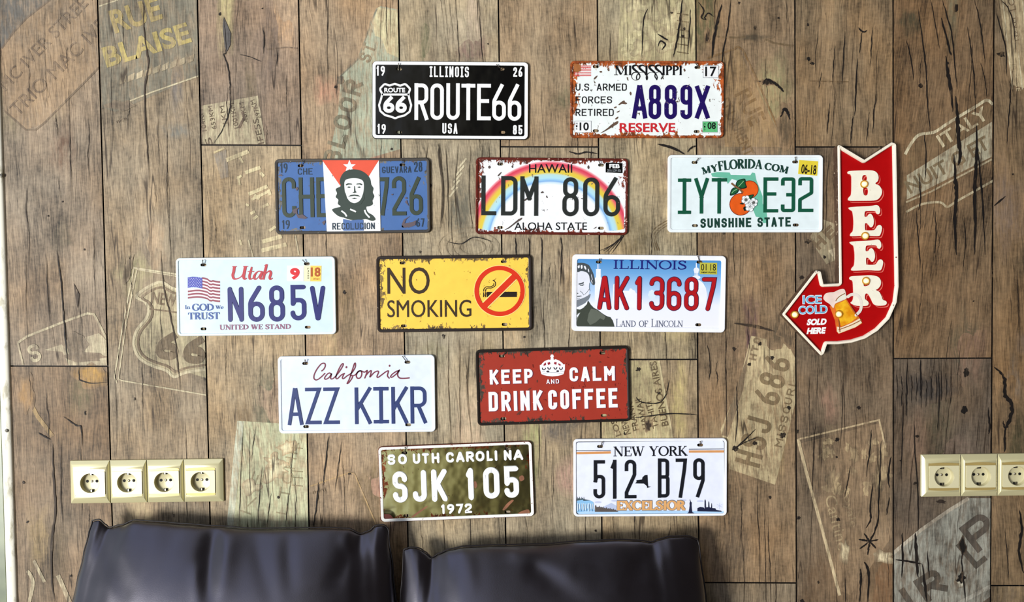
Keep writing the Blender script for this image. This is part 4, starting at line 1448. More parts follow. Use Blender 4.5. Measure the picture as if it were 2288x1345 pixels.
    # one line in the plain sans typeface
    def sans(s, name, text, x0, y0, x1, y1, h, mat, layer=3, bold=0.0, raised=0, parent=None, shear=0.0, spacing=1.0):
        a, d, Ln = s._base(x0, y0, x1, y1)
        up = Vector((-d.y, d.x))
        vs, fs = outline_text(text, bold, shear, spacing)
        X0, X1 = min(p[0] for p in vs), max(p[0] for p in vs)
        Y0, Y1 = min(p[1] for p in vs), max(p[1] for p in vs)
        mb = MB()
        top = s.n(layer) if not raised else s.F + raised
        for p in vs:
            q = a + d * ((p[0] - X0) / (X1 - X0) * Ln) + up * ((p[1] - Y0) / (Y1 - Y0) * h * s.k)
            mb.vert(q.x, q.y, top)
        for f in fs:
            mb.face(f)
        if raised:
            cnt = {}
            for f in fs:
                for i in range(len(f)):
                    e_ = (f[i], f[(i + 1) % len(f)])
                    if (e_[1], e_[0]) in cnt:
                        del cnt[(e_[1], e_[0])]
                    else:
                        cnt[e_] = 1
            low = {}
            for a_, b_ in cnt:
                for q in (a_, b_):
                    if q not in low:
                        v = mb.v[q]
                        low[q] = mb.vert(v[0], v[2], s.F - .0002)
                mb.face((a_, low[a_], low[b_], b_))
        return mb.build(name, mat, parent or s.root)

    # one line of thick-and-thin serif lettering
    def roman(s, name, text, x0, y0, x1, y1, h, a, b, mat, layer=3, small=None, parent=None, gap=.0, arc=None):
        A, d, Ln = s._base(x0, y0, x1, y1)
        up = Vector((-d.y, d.x))
        seq = []
        for c in text:
            sc = 1.0
            g = c
            if small and c.islower():     # small capitals
                g, sc = c.upper(), small
            seq.append((g, sc, ROMAN[g][0] * sc + gap))
        tot = sum(q[2] for q in seq) - gap
        sx = Ln / tot
        x = 0
        mb = MB()
        for g, sc, adv in seq:
            an = atan2(d.y, d.x)
            q = A + d * (x * sx)
            hh = h
            if arc:
                t = (x + adv / 2) / tot - .5
                q = A + d * (x * sx) + up * (arc[0] * s.k * (1 - 4 * ((x / tot - .5) ** 2)))
                an += -t * 2 * atan2(4 * arc[0] * s.k, Ln)
                if arc[1] and (x < arc[1][0] * tot or x > arc[1][1] * tot):
                    hh = h * .72
            roman_glyph(mb, g, q.x, q.y, sx * sc * (1 if hh == h else .95), hh * s.k * sc, a * s.k, b * s.k, s.n(layer), None, an)
            x += adv
        return mb.build(name, mat, parent or s.root)

    def sticker(s, pts, mat, name='registration_sticker', layer=1):
        q = s.LL(pts)
        mb = MB()
        mb.fill([q], s.n(layer), 0, s.F)
        return mb.build(name, mat, s.root)


M_SLOT = paint('slot_edge', (28, 24, 20), .6)
M_NAIL = paint('nail_steel', (92, 86, 78), .4, .7)
M_RUSTDECAL = paint('bare_rust_patch', (96, 74, 58), .7, var=.3)
NAILS = []


def nail(pl, sx, sy, ex_, ey_, label):
    """a small nail driven into the wall through the plate's slot, bent up over the sheet"""
    a = pl.M @ Vector((pl.L(sx, sy)[0], 0, pl.L(sx, sy)[1]))
    b2 = pl.L(ex_, ey_, .009)
    b = pl.M @ Vector((b2[0], -.0105, b2[1]))
    e_ = empty('nail', Matrix.Translation(a), label, 'nail', 'nails holding the plates')
    dv = b - a
    m = Vector((dv.x * .12, -.0075, dv.z * .12))
    mb = MB()
    mb.tube((0, 0, 0), (m.x, m.z, -m.y), .0009, .0009, 10)
    mb.tube((m.x, m.z, -m.y), (dv.x, dv.z, -dv.y), .0009, .0007, 10)
    mb.build('nail_shank', M_NAIL, e_, 50)
    d = (dv - m).normalized()
    mb = MB()
    mb.tube((dv.x, dv.z, -dv.y), (dv.x + d.x * .0008, dv.z + d.z * .0008, -(dv.y + d.y * .0008)), .0016, .0013, 12)
    mb.build('nail_head', M_NAIL, e_, 50)


# --- 1: black plate
p = Plate((820, 125), [(60, 65), (2228, 80), (2235, 1160), (75, 1145)], 'glossy black plate reading ROUTE66 with a white rim and highway shield')
BLK, WHT = paint('black_enamel', (10, 10, 10), .14, wave=.0010, coat=.25), paint('white_enamel', (244, 246, 244), .3)
p.sheet(BLK, WHT, BLK, rim=.0075, slots=[(440, 180), (1858, 180), (440, 1055), (1868, 1055)])
p.chars([('R', 655, 380, 850, 885), ('O', 875, 380, 1065, 885), ('U', 1095, 380, 1285, 885), ('T', 1305, 385, 1497, 888), ('E', 1520, 385, 1712, 890), ('6', 1730, 392, 1922, 895), ('6', 1945, 392, 2135, 897)], 56, WHT)
p.mono('state_name', 'ILLINOIS', 865, 292, 1410, 296, 148, 24, WHT, serif_i=True, raised=.0008)
p.mono('country_name', 'USA', 1040, 1074, 1252, 1076, 145, 25, WHT, raised=.0008)
for t, x0, y0, x1, y1 in [('19', 132, 272, 250, 273), ('26', 2020, 290, 2148, 291), ('19', 145, 1074, 262, 1075), ('85', 2016, 1087, 2148, 1088)]:
    p.mono('year_digits', t, x0, y0, x1, y1, 134, 25, WHT, raised=.0007)
sh = p.lines('highway_shield', [[(245, 385), (312, 410), (386, 385), (460, 412), (530, 385), (600, 456), (572, 525), (588, 600), (612, 680), (590, 772), (520, 822), (440, 842), (392, 862), (340, 842), (250, 817), (186, 762), (168, 680), (194, 600), (212, 525), (176, 456)]], 30, WHT, 1, closed=True, raised=.0009, rad=34)
p.lines('shield_bar', [[(205, 534), (580, 534)]], 30, WHT, 1, parent=sh, raised=.0009)
p.sans('shield_lettering', 'ROUTE', 240, 505, 528, 505, 64, WHT, 2, bold=.035, parent=sh, raised=.0008)
mb = MB()
for x0, x1 in ((225, 382), (395, 552)):
    u, v = p.L((x0 + x1) / 2, 672)
    mono_glyph(mb, '6', u, v, (x1 - x0) * p.k, 228 * p.k, 54 * p.k, p.F, p.F + .0009)
mb.build('shield_digits', WHT, sh)
NAILS += [(p, 440, 178, 438, 105, 'nail in the upper left slot of the black ROUTE66 plate'), (p, 1850, 180, 1792, 125, 'nail in the upper right slot of the black ROUTE66 plate')]

# --- 2: rusty white plate
p = Plate((1260, 120), [(85, 95), (2215, 95), (2215, 1165), (90, 1160)], 'rust-edged white plate reading A889X, upper right of the display')
E2 = (p.w / 2, p.h / 2)
RST = (168, 84, 30)
W2 = paint('chipped_white_enamel', (238, 244, 240), .3, chip=(96, 84, 70), chip_amt=.088, edge=E2, rust=RST, rust_w=.0115)
R2 = paint('rusted_white_rim', (236, 238, 230), .4, chip=(120, 66, 30), chip_amt=.22, edge=E2, rust=(160, 76, 26), rust_w=.03)
p.sheet(W2, R2, slots=[(440, 180), (1845, 190), (440, 1065), (1835, 1075)], rim=.005)
NV2 = paint('navy_print', (30, 12, 88), .35, chip=(150, 130, 130), chip_amt=.07)
BK2 = paint('black_print', (16, 18, 20), .4, chip=(200, 200, 195), chip_amt=.05)
p.chars([('A', 940, 438, 1150, 895), ('8', 1168, 430, 1342, 905), ('8', 1386, 430, 1562, 905), ('9h', 1608, 430, 1772, 905), ('X', 1812, 445, 2012, 895)], 62, NV2, raised=.001)
for i, (t, x1, yb) in enumerate([('U.S. ARMED', 866, 512), ('FORCES', 662, 688), ('RETIRED', 686, 861)]):
    p.mono('caption', t, 160, yb, x1, yb, 97, 14, BK2, 3, .26)
p.sans('caption', 'RESERVE', 768, 1085, 1535, 1085, 127, paint('red_print', (198, 38, 44), .4, chip=(230, 220, 210), chip_amt=.06), 3, bold=.02)
mb = MB()
for c, x0, x1 in (('M', 690, 885), ('I', 893, 935), ('I', 1118, 1160), ('I', 1355, 1397), ('P', 1402, 1488), ('P', 1494, 1580), ('I', 1590, 1632)):
    u, v = p.L(x0, 296)
    roman_glyph(mb, c, u, v, (x1 - x0) / ROMAN[c][0] * p.k, 128 * p.k, 9 * p.k, 26 * p.k, p.n(3))
for cx in (985, 1075, 1215, 1300):
    q = spline(p.LL([(cx + 45, 178), (cx + 10, 162), (cx - 28, 172), (cx - 32, 200), (cx + 0, 232), (cx + 38, 262), (cx + 52, 300)]), False, 5)
    m_ = len(q)
    mb.stroke(q, [(8 + 22 * sin(pi * i / (m_ - 1))) * p.k for i in range(m_)], p.n(3), None, 'butt')
for cx, cy, r, a0, a1 in ((990, 312, 58, -40, 290), (1076, 330, 76, 150, 395), (1210, 330, 76, 150, 395), (1310, 306, 56, 120, 420)):
    q = p.LL([(cx + r * cos(radians(t)), cy + r * .95 * sin(radians(t))) for t in range(a0, a1 + 1, 10)])
    mb.stroke(q, [(5 + 9 * abs(cos(pi * i / len(q)))) * p.k for i in range(len(q))], p.n(3), None, 'butt')
mb.build('state_name', BK2, p.root)
stw = paint('white_sticker', (240, 242, 240), .35, chip=(130, 70, 40), chip_amt=.06)
for nm, x0, y0, x1, y1, t, tx0, ty1, tx1, th, mt in [('registration_sticker', 1922, 165, 2132, 330, '17', 1950, 316, 2106, 136, stw), ('registration_sticker', 148, 930, 376, 1086, '10', 216, 1062, 342, 112, stw), ('registration_sticker', 1915, 938, 2122, 1085, '08', 1982, 1042, 2096, 94, paint('green_sticker', (98, 190, 122), .35, chip=(60, 90, 60), chip_amt=.08))]:
    st = p.sticker([(x0, y0), (x1, y0), (x1, y1), (x0, y1)], mt, nm)
    p.lines('sticker_border', [[(x0, y0), (x1, y0), (x1, y1), (x0, y1)]], 6, paint('grey_print', (150, 156, 160), .5), 2, closed=True, parent=st)
    p.sans('sticker_digits', t, tx0, ty1, tx1, ty1, th, BK2, 3, bold=.02, parent=st)
    if t != '17':
        for k_, cc in enumerate('MIS'):
            p.sans('sticker_letters', cc, x0 + 16, y0 + 48 + k_ * 36, x0 + 38, y0 + 48 + k_ * 36, 24, BK2, 3, parent=st)
fl_ = p.polys('printed_flag', [[(205, 165 + k * 22), (375, 165 + k * 22), (375, 176 + k * 22), (205, 176 + k * 22)] for k in range(3)] + [[(140, 231 + k * 22), (375, 231 + k * 22), (375, 242 + k * 22), (140, 242 + k * 22)] for k in range(4)], paint('flag_red', (206, 58, 58), .4, chip=(240, 236, 230), chip_amt=.1), 1)
p.poly('flag_canton', [(130, 145), (160, 138), (232, 150), (234, 235), (180, 262), (140, 240)], paint('rusted_canton', (150, 92, 46), .6, var=.3), 2, parent=fl_)
p.patches('rust_streak', [[(500, 1098), (540, 1072), (600, 1030), (650, 985), (700, 950), (748, 930), (742, 968), (690, 1000), (640, 1030), (590, 1060), (540, 1086)], [(690, 742), (720, 728), (728, 742), (700, 756)], [(750, 705), (790, 668), (832, 645), (842, 668), (872, 684), (850, 700), (800, 692), (766, 712)], [(410, 355), (425, 325), (462, 300), (455, 325), (430, 352)], [(905, 545), (920, 525), (934, 550), (922, 580)], [(728, 805), (770, 785), (760, 805), (735, 815)], [(705, 900), (745, 868), (748, 890), (720, 910)], [(598, 215), (612, 200), (630, 225), (615, 245)], [(490, 245), (520, 240), (525, 260), (500, 262)], [(1650, 220), (1664, 205), (1680, 235), (1664, 250)]], M_RUSTDECAL, 2, smooth=2)
NAILS += [(p, 450, 178, 470, 120, 'nail in the upper left slot of the rusty white A889X plate'), (p, 1845, 188, 1822, 135, 'nail in the upper right slot of the rusty white A889X plate')]

# --- 3: blue plate with a stencil portrait
p = Plate((600, 340), [(72, 92), (2225, 75), (2245, 1110), (105, 1140)], 'worn blue plate with a stencilled portrait of a bearded person in a beret')
E3 = (p.w / 2, p.h / 2)
B3 = paint('worn_blue_enamel', (78, 112, 166), .25, chip=(92, 84, 88), chip_amt=.062, edge=E3, rust=(104, 102, 96), rust_w=.0088, wave=.0006)
D3 = paint('dark_worn_rim', (66, 62, 56), .4, chip=(150, 146, 136), chip_amt=.07)
p.sheet(B3, D3, slots=[(445, 188), (1850, 175), (470, 1042), (1880, 1022)], rim=.0062)
G3 = paint('dark_green_grey', (62, 72, 58), .35)
p.chars([('C', 185, 345, 380, 905), ('H', 418, 350, 632, 900), ('E', 660, 345, 815, 898), ('7', 1500, 345, 1668, 875), ('2', 1705, 332, 1902, 876), ('6', 1945, 345, 2132, 872)], 58, G3)
N3 = paint('dark_blue_print', (40, 58, 74), .4)
p.mono('caption', 'CHE', 405, 313, 606, 310, 88, 12, N3)
p.mono('caption', 'GUEVARA', 1570, 292, 1972, 284, 90, 12, N3)
for t, x0, y0, x1, y1, h in [('19', 165, 285, 262, 282, 128), ('28', 2012, 272, 2122, 270, 136), ('19', 190, 1062, 292, 1060, 122), ('67', 2042, 1032, 2152, 1030, 116)]:
    p.mono('year_digits', t, x0, y0, x1, y1, h, 16, N3)
W3 = paint('white_panel', (244, 246, 242), .25, chip=(60, 60, 60), chip_amt=.045)
pn = p.poly('white_panel', [(752, 112), (1528, 112), (1550, 1090), (808, 1096)], W3, 7)
p.poly('red_triangle', [(744, 112), (1528, 112), (1494, 162), (1390, 330), (1180, 690), (985, 455)], paint('orange_red_print', (228, 92, 66), .3), 8, parent=pn)
p.poly('white_star', [(1120 + (92 if i % 2 == 0 else 38) * sin(i * pi / 5), 198 - (92 if i % 2 == 0 else 38) * cos(i * pi / 5)) for i in range(10)], W3, 9, parent=pn)
INK = paint('stencil_ink', (58, 70, 62), .4)
pt = p.poly('stencil_portrait', [(1000, 470), (985, 410), (1008, 330), (1060, 268), (1150, 240), (1260, 250), (1350, 300), (1405, 372), (1420, 450), (1450, 500), (1440, 560), (1462, 610), (1436, 670), (1442, 720), (1392, 750), (1350, 760), (1372, 830), (1440, 872), (1480, 930), (1430, 950), (1340, 925), (1250, 945), (1130, 935), (1040, 905), (960, 880), (880, 800), (930, 772), (1000, 752), (960, 716), (968, 660), (930, 620), (950, 570), (930, 510)], INK, 10, smooth=3, parent=pn)
FW = paint('portrait_white', (240, 244, 240), .3)
p.poly('portrait_face', [(1058, 400), (1120, 368), (1210, 362), (1290, 384), (1318, 430), (1318, 520), (1300, 600), (1262, 672), (1190, 706), (1120, 676), (1076, 605), (1054, 510)], FW, 11, smooth=4, parent=pt)
p.polys('portrait_features', [[(1070, 448), (1100, 430), (1150, 436), (1160, 450), (1110, 450), (1076, 462)], [(1214, 450), (1224, 436), (1270, 430), (1300, 446), (1292, 460), (1260, 448)],
        [(1086, 486), (1112, 474), (1146, 486), (1116, 498)], [(1226, 486), (1256, 474), (1284, 486), (1256, 498)], [(1186, 470), (1196, 470), (1206, 540), (1222, 556), (1192, 568), (1160, 556), (1184, 548)],
        [(1100, 618), (1140, 592), (1188, 586), (1240, 594), (1276, 616), (1240, 612), (1190, 606), (1140, 612)], [(1148, 636), (1190, 630), (1234, 636), (1190, 650)],
        [(1064, 560), (1090, 640), (1130, 690), (1190, 722), (1260, 690), (1300, 620), (1316, 540), (1330, 640), (1280, 720), (1190, 750), (1100, 710), (1062, 630)]], INK, 12, parent=pt)
p.lines('collar_light', [[(1010, 812), (1060, 850), (1082, 890)], [(1130, 790), (1180, 810), (1210, 826)], [(1330, 800), (1350, 850), (1400, 905)]], 22, FW, 11, smooth=3, parent=pt)
p.poly('blue_block', [(1032, 925), (1130, 944), (1240, 934), (1312, 936), (1316, 1086), (1036, 1088)], paint('blue_print', (82, 112, 166), .35), 11, parent=pn)
p.mono('caption', 'RECOLUCION', 885, 1072, 1468, 1066, 92, 12, N3, 12, .3, parent=pn)
p.patches('paint_chip', [[(330, 800), (400, 770), (425, 765), (395, 800), (400, 850), (430, 870), (470, 860), (540, 910), (500, 922), (410, 910), (380, 850), (345, 845)], [(1840, 1000), (1870, 930), (1960, 880), (1900, 930), (1880, 985), (1990, 965), (2040, 940), (2030, 1010), (1960, 1035), (1880, 1045)], [(372, 500), (400, 480), (412, 510), (390, 535)], [(1885, 690), (1910, 660), (1930, 720), (1940, 750), (1910, 715)], [(1880, 630), (1905, 622), (1925, 640), (1900, 650)], [(740, 970), (780, 940), (790, 965), (765, 1010)], [(1690, 580), (1725, 575), (1715, 600)], [(135, 320), (165, 308), (205, 322), (170, 328)]], paint('bare_metal_patch', (96, 84, 90), .5), 6)
NAILS += [(p, 452, 186, 470, 122, 'nail in the upper left slot of the blue portrait plate'), (p, 1850, 175, 1846, 112, 'nail in the upper right slot of the blue portrait plate')]

# --- 4: rainbow plate
p = Plate((1050, 340), [(72, 68), (2188, 82), (2185, 1150), (85, 1130)], 'white plate with a printed rainbow and LDM 806 in black')
E4 = (p.w / 2, p.h / 2)
W4 = paint('chipped_white_rainbow_ground', (243, 246, 246), .28, chip=(104, 100, 100), chip_amt=.075, edge=E4, rust=(120, 52, 34), rust_w=.0105)
R4 = paint('dark_red_rim', (92, 30, 20), .35, chip=(206, 170, 150), chip_amt=.12, var=.3)
p.sheet(W4, R4, slots=[(418, 165), (1812, 178), (418, 1040), (1810, 1050)], rim=.0052)
N = NT('rainbow_print')
tc = N.n('TexCoord').outputs['Object']
cu, cv = p.L(1105, 1250)
vs_ = N.n('VectorMath', operation='SUBTRACT')
N.l(N.scale(tc, 1, 0, 1), vs_.inputs[0])
vs_.inputs[1].default_value = (cu, 0, cv)
ln_ = N.n('VectorMath', operation='LENGTH')
N.l(vs_.outputs[0], ln_.inputs[0])
rp = N.n('ValToRGB')
N.l(N.mapr(ln_.outputs['Value'], 800 * p.k, 1130 * p.k), rp.inputs[0])
stops = [(0, (244, 247, 246)), (.1, (200, 226, 242)), (.15, (130, 176, 226)), (.2, (150, 200, 236)), (.28, (178, 224, 238)), (.42, (186, 222, 220)), (.5, (226, 204, 74)), (.62, (228, 198, 72)), (.72, (234, 140, 100)), (.78, (226, 92, 108)), (.88, (216, 62, 84)), (.95, (238, 150, 160)), (1, (245, 246, 246))]
el = rp.color_ramp.elements
for i, (q, c) in enumerate(stops):
    x = el[i] if i < 2 else el.new(q)
    x.position = q
    x.color = lin(c)
n1 = N.noise(N.scale(tc, 1, 1, .75), 170, 4, .62, .6)
n2 = N.noise(tc, 28, 2)
mk = N.mapr(N.math('ADD', n1, N.math('MULTIPLY', n2, .35)), .868, .88)
N.l(N.mix(mk, rp.outputs[0], lin((120, 104, 90))), N.b.inputs['Base Color'])
N.b.inputs['Roughness'].default_value = .28
mb = MB()
quad = [p.L(104, 1085), p.L(2128, 1085), p.L(2128, 125), p.L(104, 125)]
for k in range(60):
    a0, a1 = pi * (.06 + .88 * k / 60), pi * (.06 + .88 * (k + 1) / 60)
    pts = [(cu + r_ * p.k * cos(a), cv + r_ * p.k * sin(a)) for r_, a in ((800, a0), (1130, a0), (1130, a1), (800, a1))]
    c = clip(pts, quad)
    if len(c) > 2:
        mb.face([mb.vert(x, y, p.n(0)) for x, y in c])
mb.build('printed_rainbow', N.m, p.root)
K4 = paint('black_green_enamel', (44, 48, 46), .22, chip=(130, 110, 100), chip_amt=.05)
p.chars([('L', 155, 325, 360, 872), ('D', 428, 330, 656, 876), ('M', 692, 337, 945, 880), ('8', 1275, 345, 1502, 888), ('0', 1560, 348, 1787, 888), ('6', 1842, 352, 2076, 890)], 60, K4, raised=.0016, ch=.0008)
p.sans('state_name', 'HAWAII', 815, 286, 1412, 286, 120, BK2, 2, bold=.008)
p.sans('caption', 'ALOHA STATE', 612, 1076, 1616, 1076, 106, BK2, 2, bold=.006)
st = p.sticker([(1876, 145), (2108, 152), (2108, 290), (1874, 280)], BLK, 'month_sticker')
p.sans('sticker_letters', 'FEB', 1925, 222, 2068, 222, 58, WHT, 3, bold=.04, parent=st)
p.sans('sticker_digits', '2016 LDM 806', 1896, 270, 2086, 272, 34, paint('grey_print', (150, 156, 160), .5), 3, parent=st)
p.patches('rust_streak', [[(470, 1078), (530, 1040), (600, 985), (660, 935), (715, 905), (712, 930), (650, 970), (590, 1015), (530, 1058)], [(745, 665), (790, 628), (815, 650), (845, 658), (820, 670), (790, 655), (760, 675)], [(975, 560), (1000, 540), (1020, 560), (990, 568)], [(250, 205), (268, 185), (286, 210), (265, 230)], [(380, 330), (400, 300), (436, 272), (425, 298), (395, 332)], [(1620, 205), (1638, 180), (1650, 215), (1634, 235)], [(1700, 1060), (1745, 1030), (1740, 1048)], [(572, 200), (586, 180), (598, 205), (584, 218)], [(1050, 610), (1060, 600), (1072, 630), (1060, 632)]], paint('dark_chip', (84, 70, 64), .6, var=.3), 4, smooth=2)
NAILS += [(p, 425, 160, 432, 110, 'nail in the upper left slot of the rainbow plate'), (p, 1806, 176, 1782, 126, 'nail in the upper right slot of the rainbow plate')]

# --- 5: orange blossom plate
p = Plate((1480, 335), [(72, 65), (2218, 65), (2225, 1140), (80, 1140)], 'clean white plate with two oranges between green IYT and E32')
W5, R5 = paint('mint_white_enamel', (228, 240, 240), .25, wave=.0005), paint('white_rim', (240, 247, 247), .25)
p.sheet(W5, R5, slots=[(445, 173), (1835, 166), (450, 1045), (1842, 1037)], rim=.0062)
p.poly('state_outline', [(670, 325), (760, 305), (930, 312), (945, 345), (1215, 350), (1240, 312), (1280, 320), (1300, 420), (1340, 520), (1385, 640), (1385, 740), (1440, 860), (1452, 960), (1430, 1010), (1395, 1012), (1350, 935), (1290, 920), (1255, 830), (1230, 700), (1150, 560), (1020, 420), (960, 400), (905, 470), (890, 440), (880, 390), (690, 370)], paint('pale_green_print', (108, 186, 158), .35), 0)
G5 = paint('plate_green', (22, 84, 60), .28)
p.chars([('Is', 213, 395, 392, 886), ('Y', 440, 392, 638, 879), ('T', 680, 390, 886, 879), ('E', 1393, 378, 1596, 865), ('3f', 1636, 378, 1834, 861), ('2f', 1874, 375, 2082, 860)], 50, G5)
D5 = paint('dark_green_print', (28, 62, 52), .35)
p.roman('web_address', 'MYFLORIDA.COM', 556, 338, 1735, 330, 126, 11, 30, D5, 2, arc=(78, (.17, .70)))
p.mono('caption', 'SUNSHINE STATE', 525, 1078, 1772, 1058, 130, 27, D5, 2, .3)
OR, OD = paint('orange_print', (226, 92, 26), .35, var=.12), paint('orange_outline', (120, 34, 20), .4)
fr = p.polys('orange_fruit_print', [circle(1205, 545, 124), circle(1080, 752, 155)], OD, 1)
p.polys('orange_fill', [circle(1205, 545, 115), circle(1080, 752, 146)], OR, 2, parent=fr)
GL, GD = paint('leaf_green', (24, 92, 52), .4), paint('leaf_line', (12, 34, 26), .4)
p.polys('leaf_outline', [[(1010, 480), (1030, 430), (1080, 405), (1142, 402), (1150, 470), (1166, 520), (1100, 538), (1030, 515)], [(932, 630), (945, 560), (985, 520), (1058, 528), (1040, 590), (990, 620)], [(1165, 650), (1210, 622), (1265, 618), (1235, 665), (1190, 690)], [(1115, 800), (1150, 780), (1165, 820), (1135, 845)], [(1064, 744), (1110, 728), (1120, 755)]], GD, 3, smooth=3, parent=fr)
p.polys('leaf', [[(1022, 478), (1040, 438), (1084, 416), (1132, 412), (1138, 470), (1148, 510), (1098, 526), (1040, 505)], [(944, 616), (956, 565), (990, 530), (1044, 536), (1030, 582), (988, 608)], [(1180, 652), (1214, 632), (1250, 628), (1228, 660), (1194, 678)]], GL, 4, smooth=3, parent=fr)
p.lines('leaf_vein', [[(1050, 508), (1085, 470), (1120, 430)], [(955, 600), (985, 565), (1030, 545)]], 8, paint('pale_vein', (150, 200, 150), .4), 5, smooth=3, parent=fr)
p.lines('branch', [[(950, 460), (1000, 500), (1060, 540), (1110, 590)]], 24, paint('branch_brown', (126, 88, 52), .5), 5, smooth=3, parent=fr)
fw = MB()
for cx, cy, r in ((1150, 690, 62), (1255, 725, 60), (1205, 785, 66)):
    for k in range(5):
        t = k * 2 * pi / 5 + cx
        c = p.L(cx + r * .55 * cos(t), cy + r * .55 * sin(t))
        fw.fill([circle(c[0], c[1], r * .47 * p.k, n=16)], p.n(6))
p_l = MB()
for cx, cy, r in ((1150, 690, 62), (1255, 725, 60), (1205, 785, 66)):
    for k in range(5):
        t = k * 2 * pi / 5 + cx
        c = p.L(cx + r * .55 * cos(t), cy + r * .55 * sin(t))
        p_l.fill([circle(c[0], c[1], r * .52 * p.k, n=16)], p.n(5.1))
p_l.build('blossom_outline', paint('blossom_line', (110, 116, 118), .5), fr)
p_r = MB()
for cx, cy, r in ((1150, 690, 62), (1255, 725, 60), (1205, 785, 66)):
    for k in range(5):
        t = k * 2 * pi / 5 + cx
        c = p.L(cx + r * .55 * cos(t), cy + r * .55 * sin(t))
        p_r.stroke(circle(c[0], c[1], r * .47 * p.k, n=16), 3.5 * p.k, p.n(7), None, 'butt', True)
p_r.build('petal_lines', paint('blossom_line', (110, 116, 118), .5), fr)
bl = fw.build('blossom', paint('blossom_white', (248, 250, 248), .4), fr)
p.polys('blossom_centre', [circle(1150, 690, 22), circle(1257, 728, 20)], paint('blossom_grey', (96, 96, 92), .5), 8.4, parent=fr)
st = p.sticker([(1890, 138), (2152, 158), (2138, 357), (1874, 332)], paint('yellow_sticker', (226, 204, 60), .35), layer=1)
p.sans('sticker_digits', '06-18', 1912, 326, 2118, 344, 132, paint('sticker_black', (24, 20, 18), .4), 3, bold=.02, parent=st)
NAILS += [(p, 450, 172, 494, 118, 'nail in the upper left slot of the oranges plate'), (p, 1835, 164, 1832, 104, 'nail in the upper right slot of the oranges plate')]

# --- 6: pale blue plate with flag
p = Plate((385, 560), [(50, 98), (2250, 78), (2268, 1155), (60, 1185)], 'pale blue plate with a waving flag and N685V in navy')
p.sheet(paint('pale_blue_enamel', (208, 228, 236), .26, wave=.0005), paint('pale_rim', (226, 240, 242), .26), slots=[(430, 197), (1860, 182), (432, 1080), (1872, 1057)], rim=.0052)
N6 = paint('navy_enamel', (44, 46, 110), .3)
p.chars([('N', 765, 500, 986, 986), ('6', 1045, 482, 1276, 986), ('8', 1330, 478, 1556, 984), ('5', 1628, 470, 1852, 966), ('V', 1903, 485, 2116, 966)], 66, N6, 'round')
RD6 = paint('wine_red_print', (186, 58, 64), .35)
mb = MB()


def sl(pts, ws, mbx=mb, smooth=5):
    q = p.LL(pts)
    if smooth:
        q = spline([a + (w,) for a, w in zip(q, ws)], False, smooth)
        mbx.stroke([a[:2] for a in q], [a[2] * p.k for a in q], p.n(3), None, 'butt')
    else:
        mbx.stroke(q, [w * p.k for w in ws], p.n(3), None, 'butt')


sl([(858, 222), (848, 290), (836, 340), (850, 385), (890, 390), (950, 360), (985, 300)], [38, 38, 38, 30, 16, 12, 10])
sl([(1010, 218), (995, 300), (985, 360), (1000, 392), (1030, 380)], [40, 40, 40, 26, 8])
sl([(830, 220), (890, 220)], [12, 12], smooth=0)
sl([(980, 218), (1046, 218)], [12, 12], smooth=0)
sl([(1098, 225), (1080, 300), (1066, 350), (1072, 390), (1100, 388), (1130, 360)], [22, 32, 34, 28, 12, 8])
sl([(1042, 290), (1130, 288)], [12, 12], smooth=0)
sl([(1228, 292), (1190, 285), (1150, 320), (1130, 365), (1145, 395), (1180, 375), (1215, 320)], [12, 14, 26, 36, 22, 10, 10])
sl([(1242, 284), (1225, 340), (1215, 380), (1240, 392), (1262, 370)], [34, 34, 30, 16, 8])
sl([(1305, 188), (1290, 250), (1270, 330), (1256, 400)], [30, 36, 36, 34])
sl([(1275, 340), (1310, 300), (1345, 284), (1362, 310), (1346, 370), (1356, 396), (1388, 378)], [8, 14, 26, 36, 34, 22, 8])
sl([(1272, 205), (1318, 192)], [10, 10], smooth=0)
mb.build('state_name', RD6, p.root)
FR6 = paint('flag_dark_red', (138, 58, 72), .4)


def wv(x):
    t = (x - 215) / 445
    return 18 * sin(t * 5.6 + 2.6) - 8 + 40 * max(0, t) + (14 if .66 < t < .74 else 0)


fl_ = MB()
for k in range(7):
    yt = 372 + k * 44.6
    for a in range(18):
        xa, xb = 215 + 445 * a / 18, 215 + 445 * (a + 1) / 18
        if xb < 416 and k < 4:
            continue
        q = p.LL([(xa, yt + wv(xa)), (xb, yt + wv(xb)), (xb, yt + 24 + wv(xb)), (xa, yt + 24 + wv(xa))])
        fl_.face([fl_.vert(x, y, p.n(1)) for x, y in q[::-1]])
fl_ = fl_.build('printed_flag', FR6, p.root)
wh = MB()
for k in range(6):
    yt = 396 + k * 44.6
    for a in range(18):
        xa, xb = 215 + 445 * a / 18, 215 + 445 * (a + 1) / 18
        q = p.LL([(xa, yt + wv(xa)), (xb, yt + wv(xb)), (xb, yt + 21 + wv(xb)), (xa, yt + 21 + wv(xa))])
        wh.face([wh.vert(x, y, p.n(.5)) for x, y in q[::-1]])
wh.build('flag_white_stripes', paint('flag_white', (240, 232, 236), .4), fl_)
cn = p.poly('flag_canton', [(214, 368), (280, 360), (350, 364), (416, 378), (416, 524), (350, 510), (280, 506), (214, 514)], paint('flag_blue', (62, 70, 170), .4), 2, parent=fl_)
mb = MB()
for r_ in range(7):
    for c_ in range(6 if r_ % 2 == 0 else 5):
        u, v = p.L(232 + c_ * 33 + (0 if r_ % 2 == 0 else 16), 380 + r_ * 20 + 5 * sin(c_))
        mb.fill([[(u + (8 if i % 2 == 0 else 3.5) * p.k * sin(i * pi / 5), v + (8 if i % 2 == 0 else 3.5) * p.k * cos(i * pi / 5)) for i in range(10)]], p.n(3))
mb.build('flag_stars', paint('flag_star', (200, 206, 236), .4), fl_)
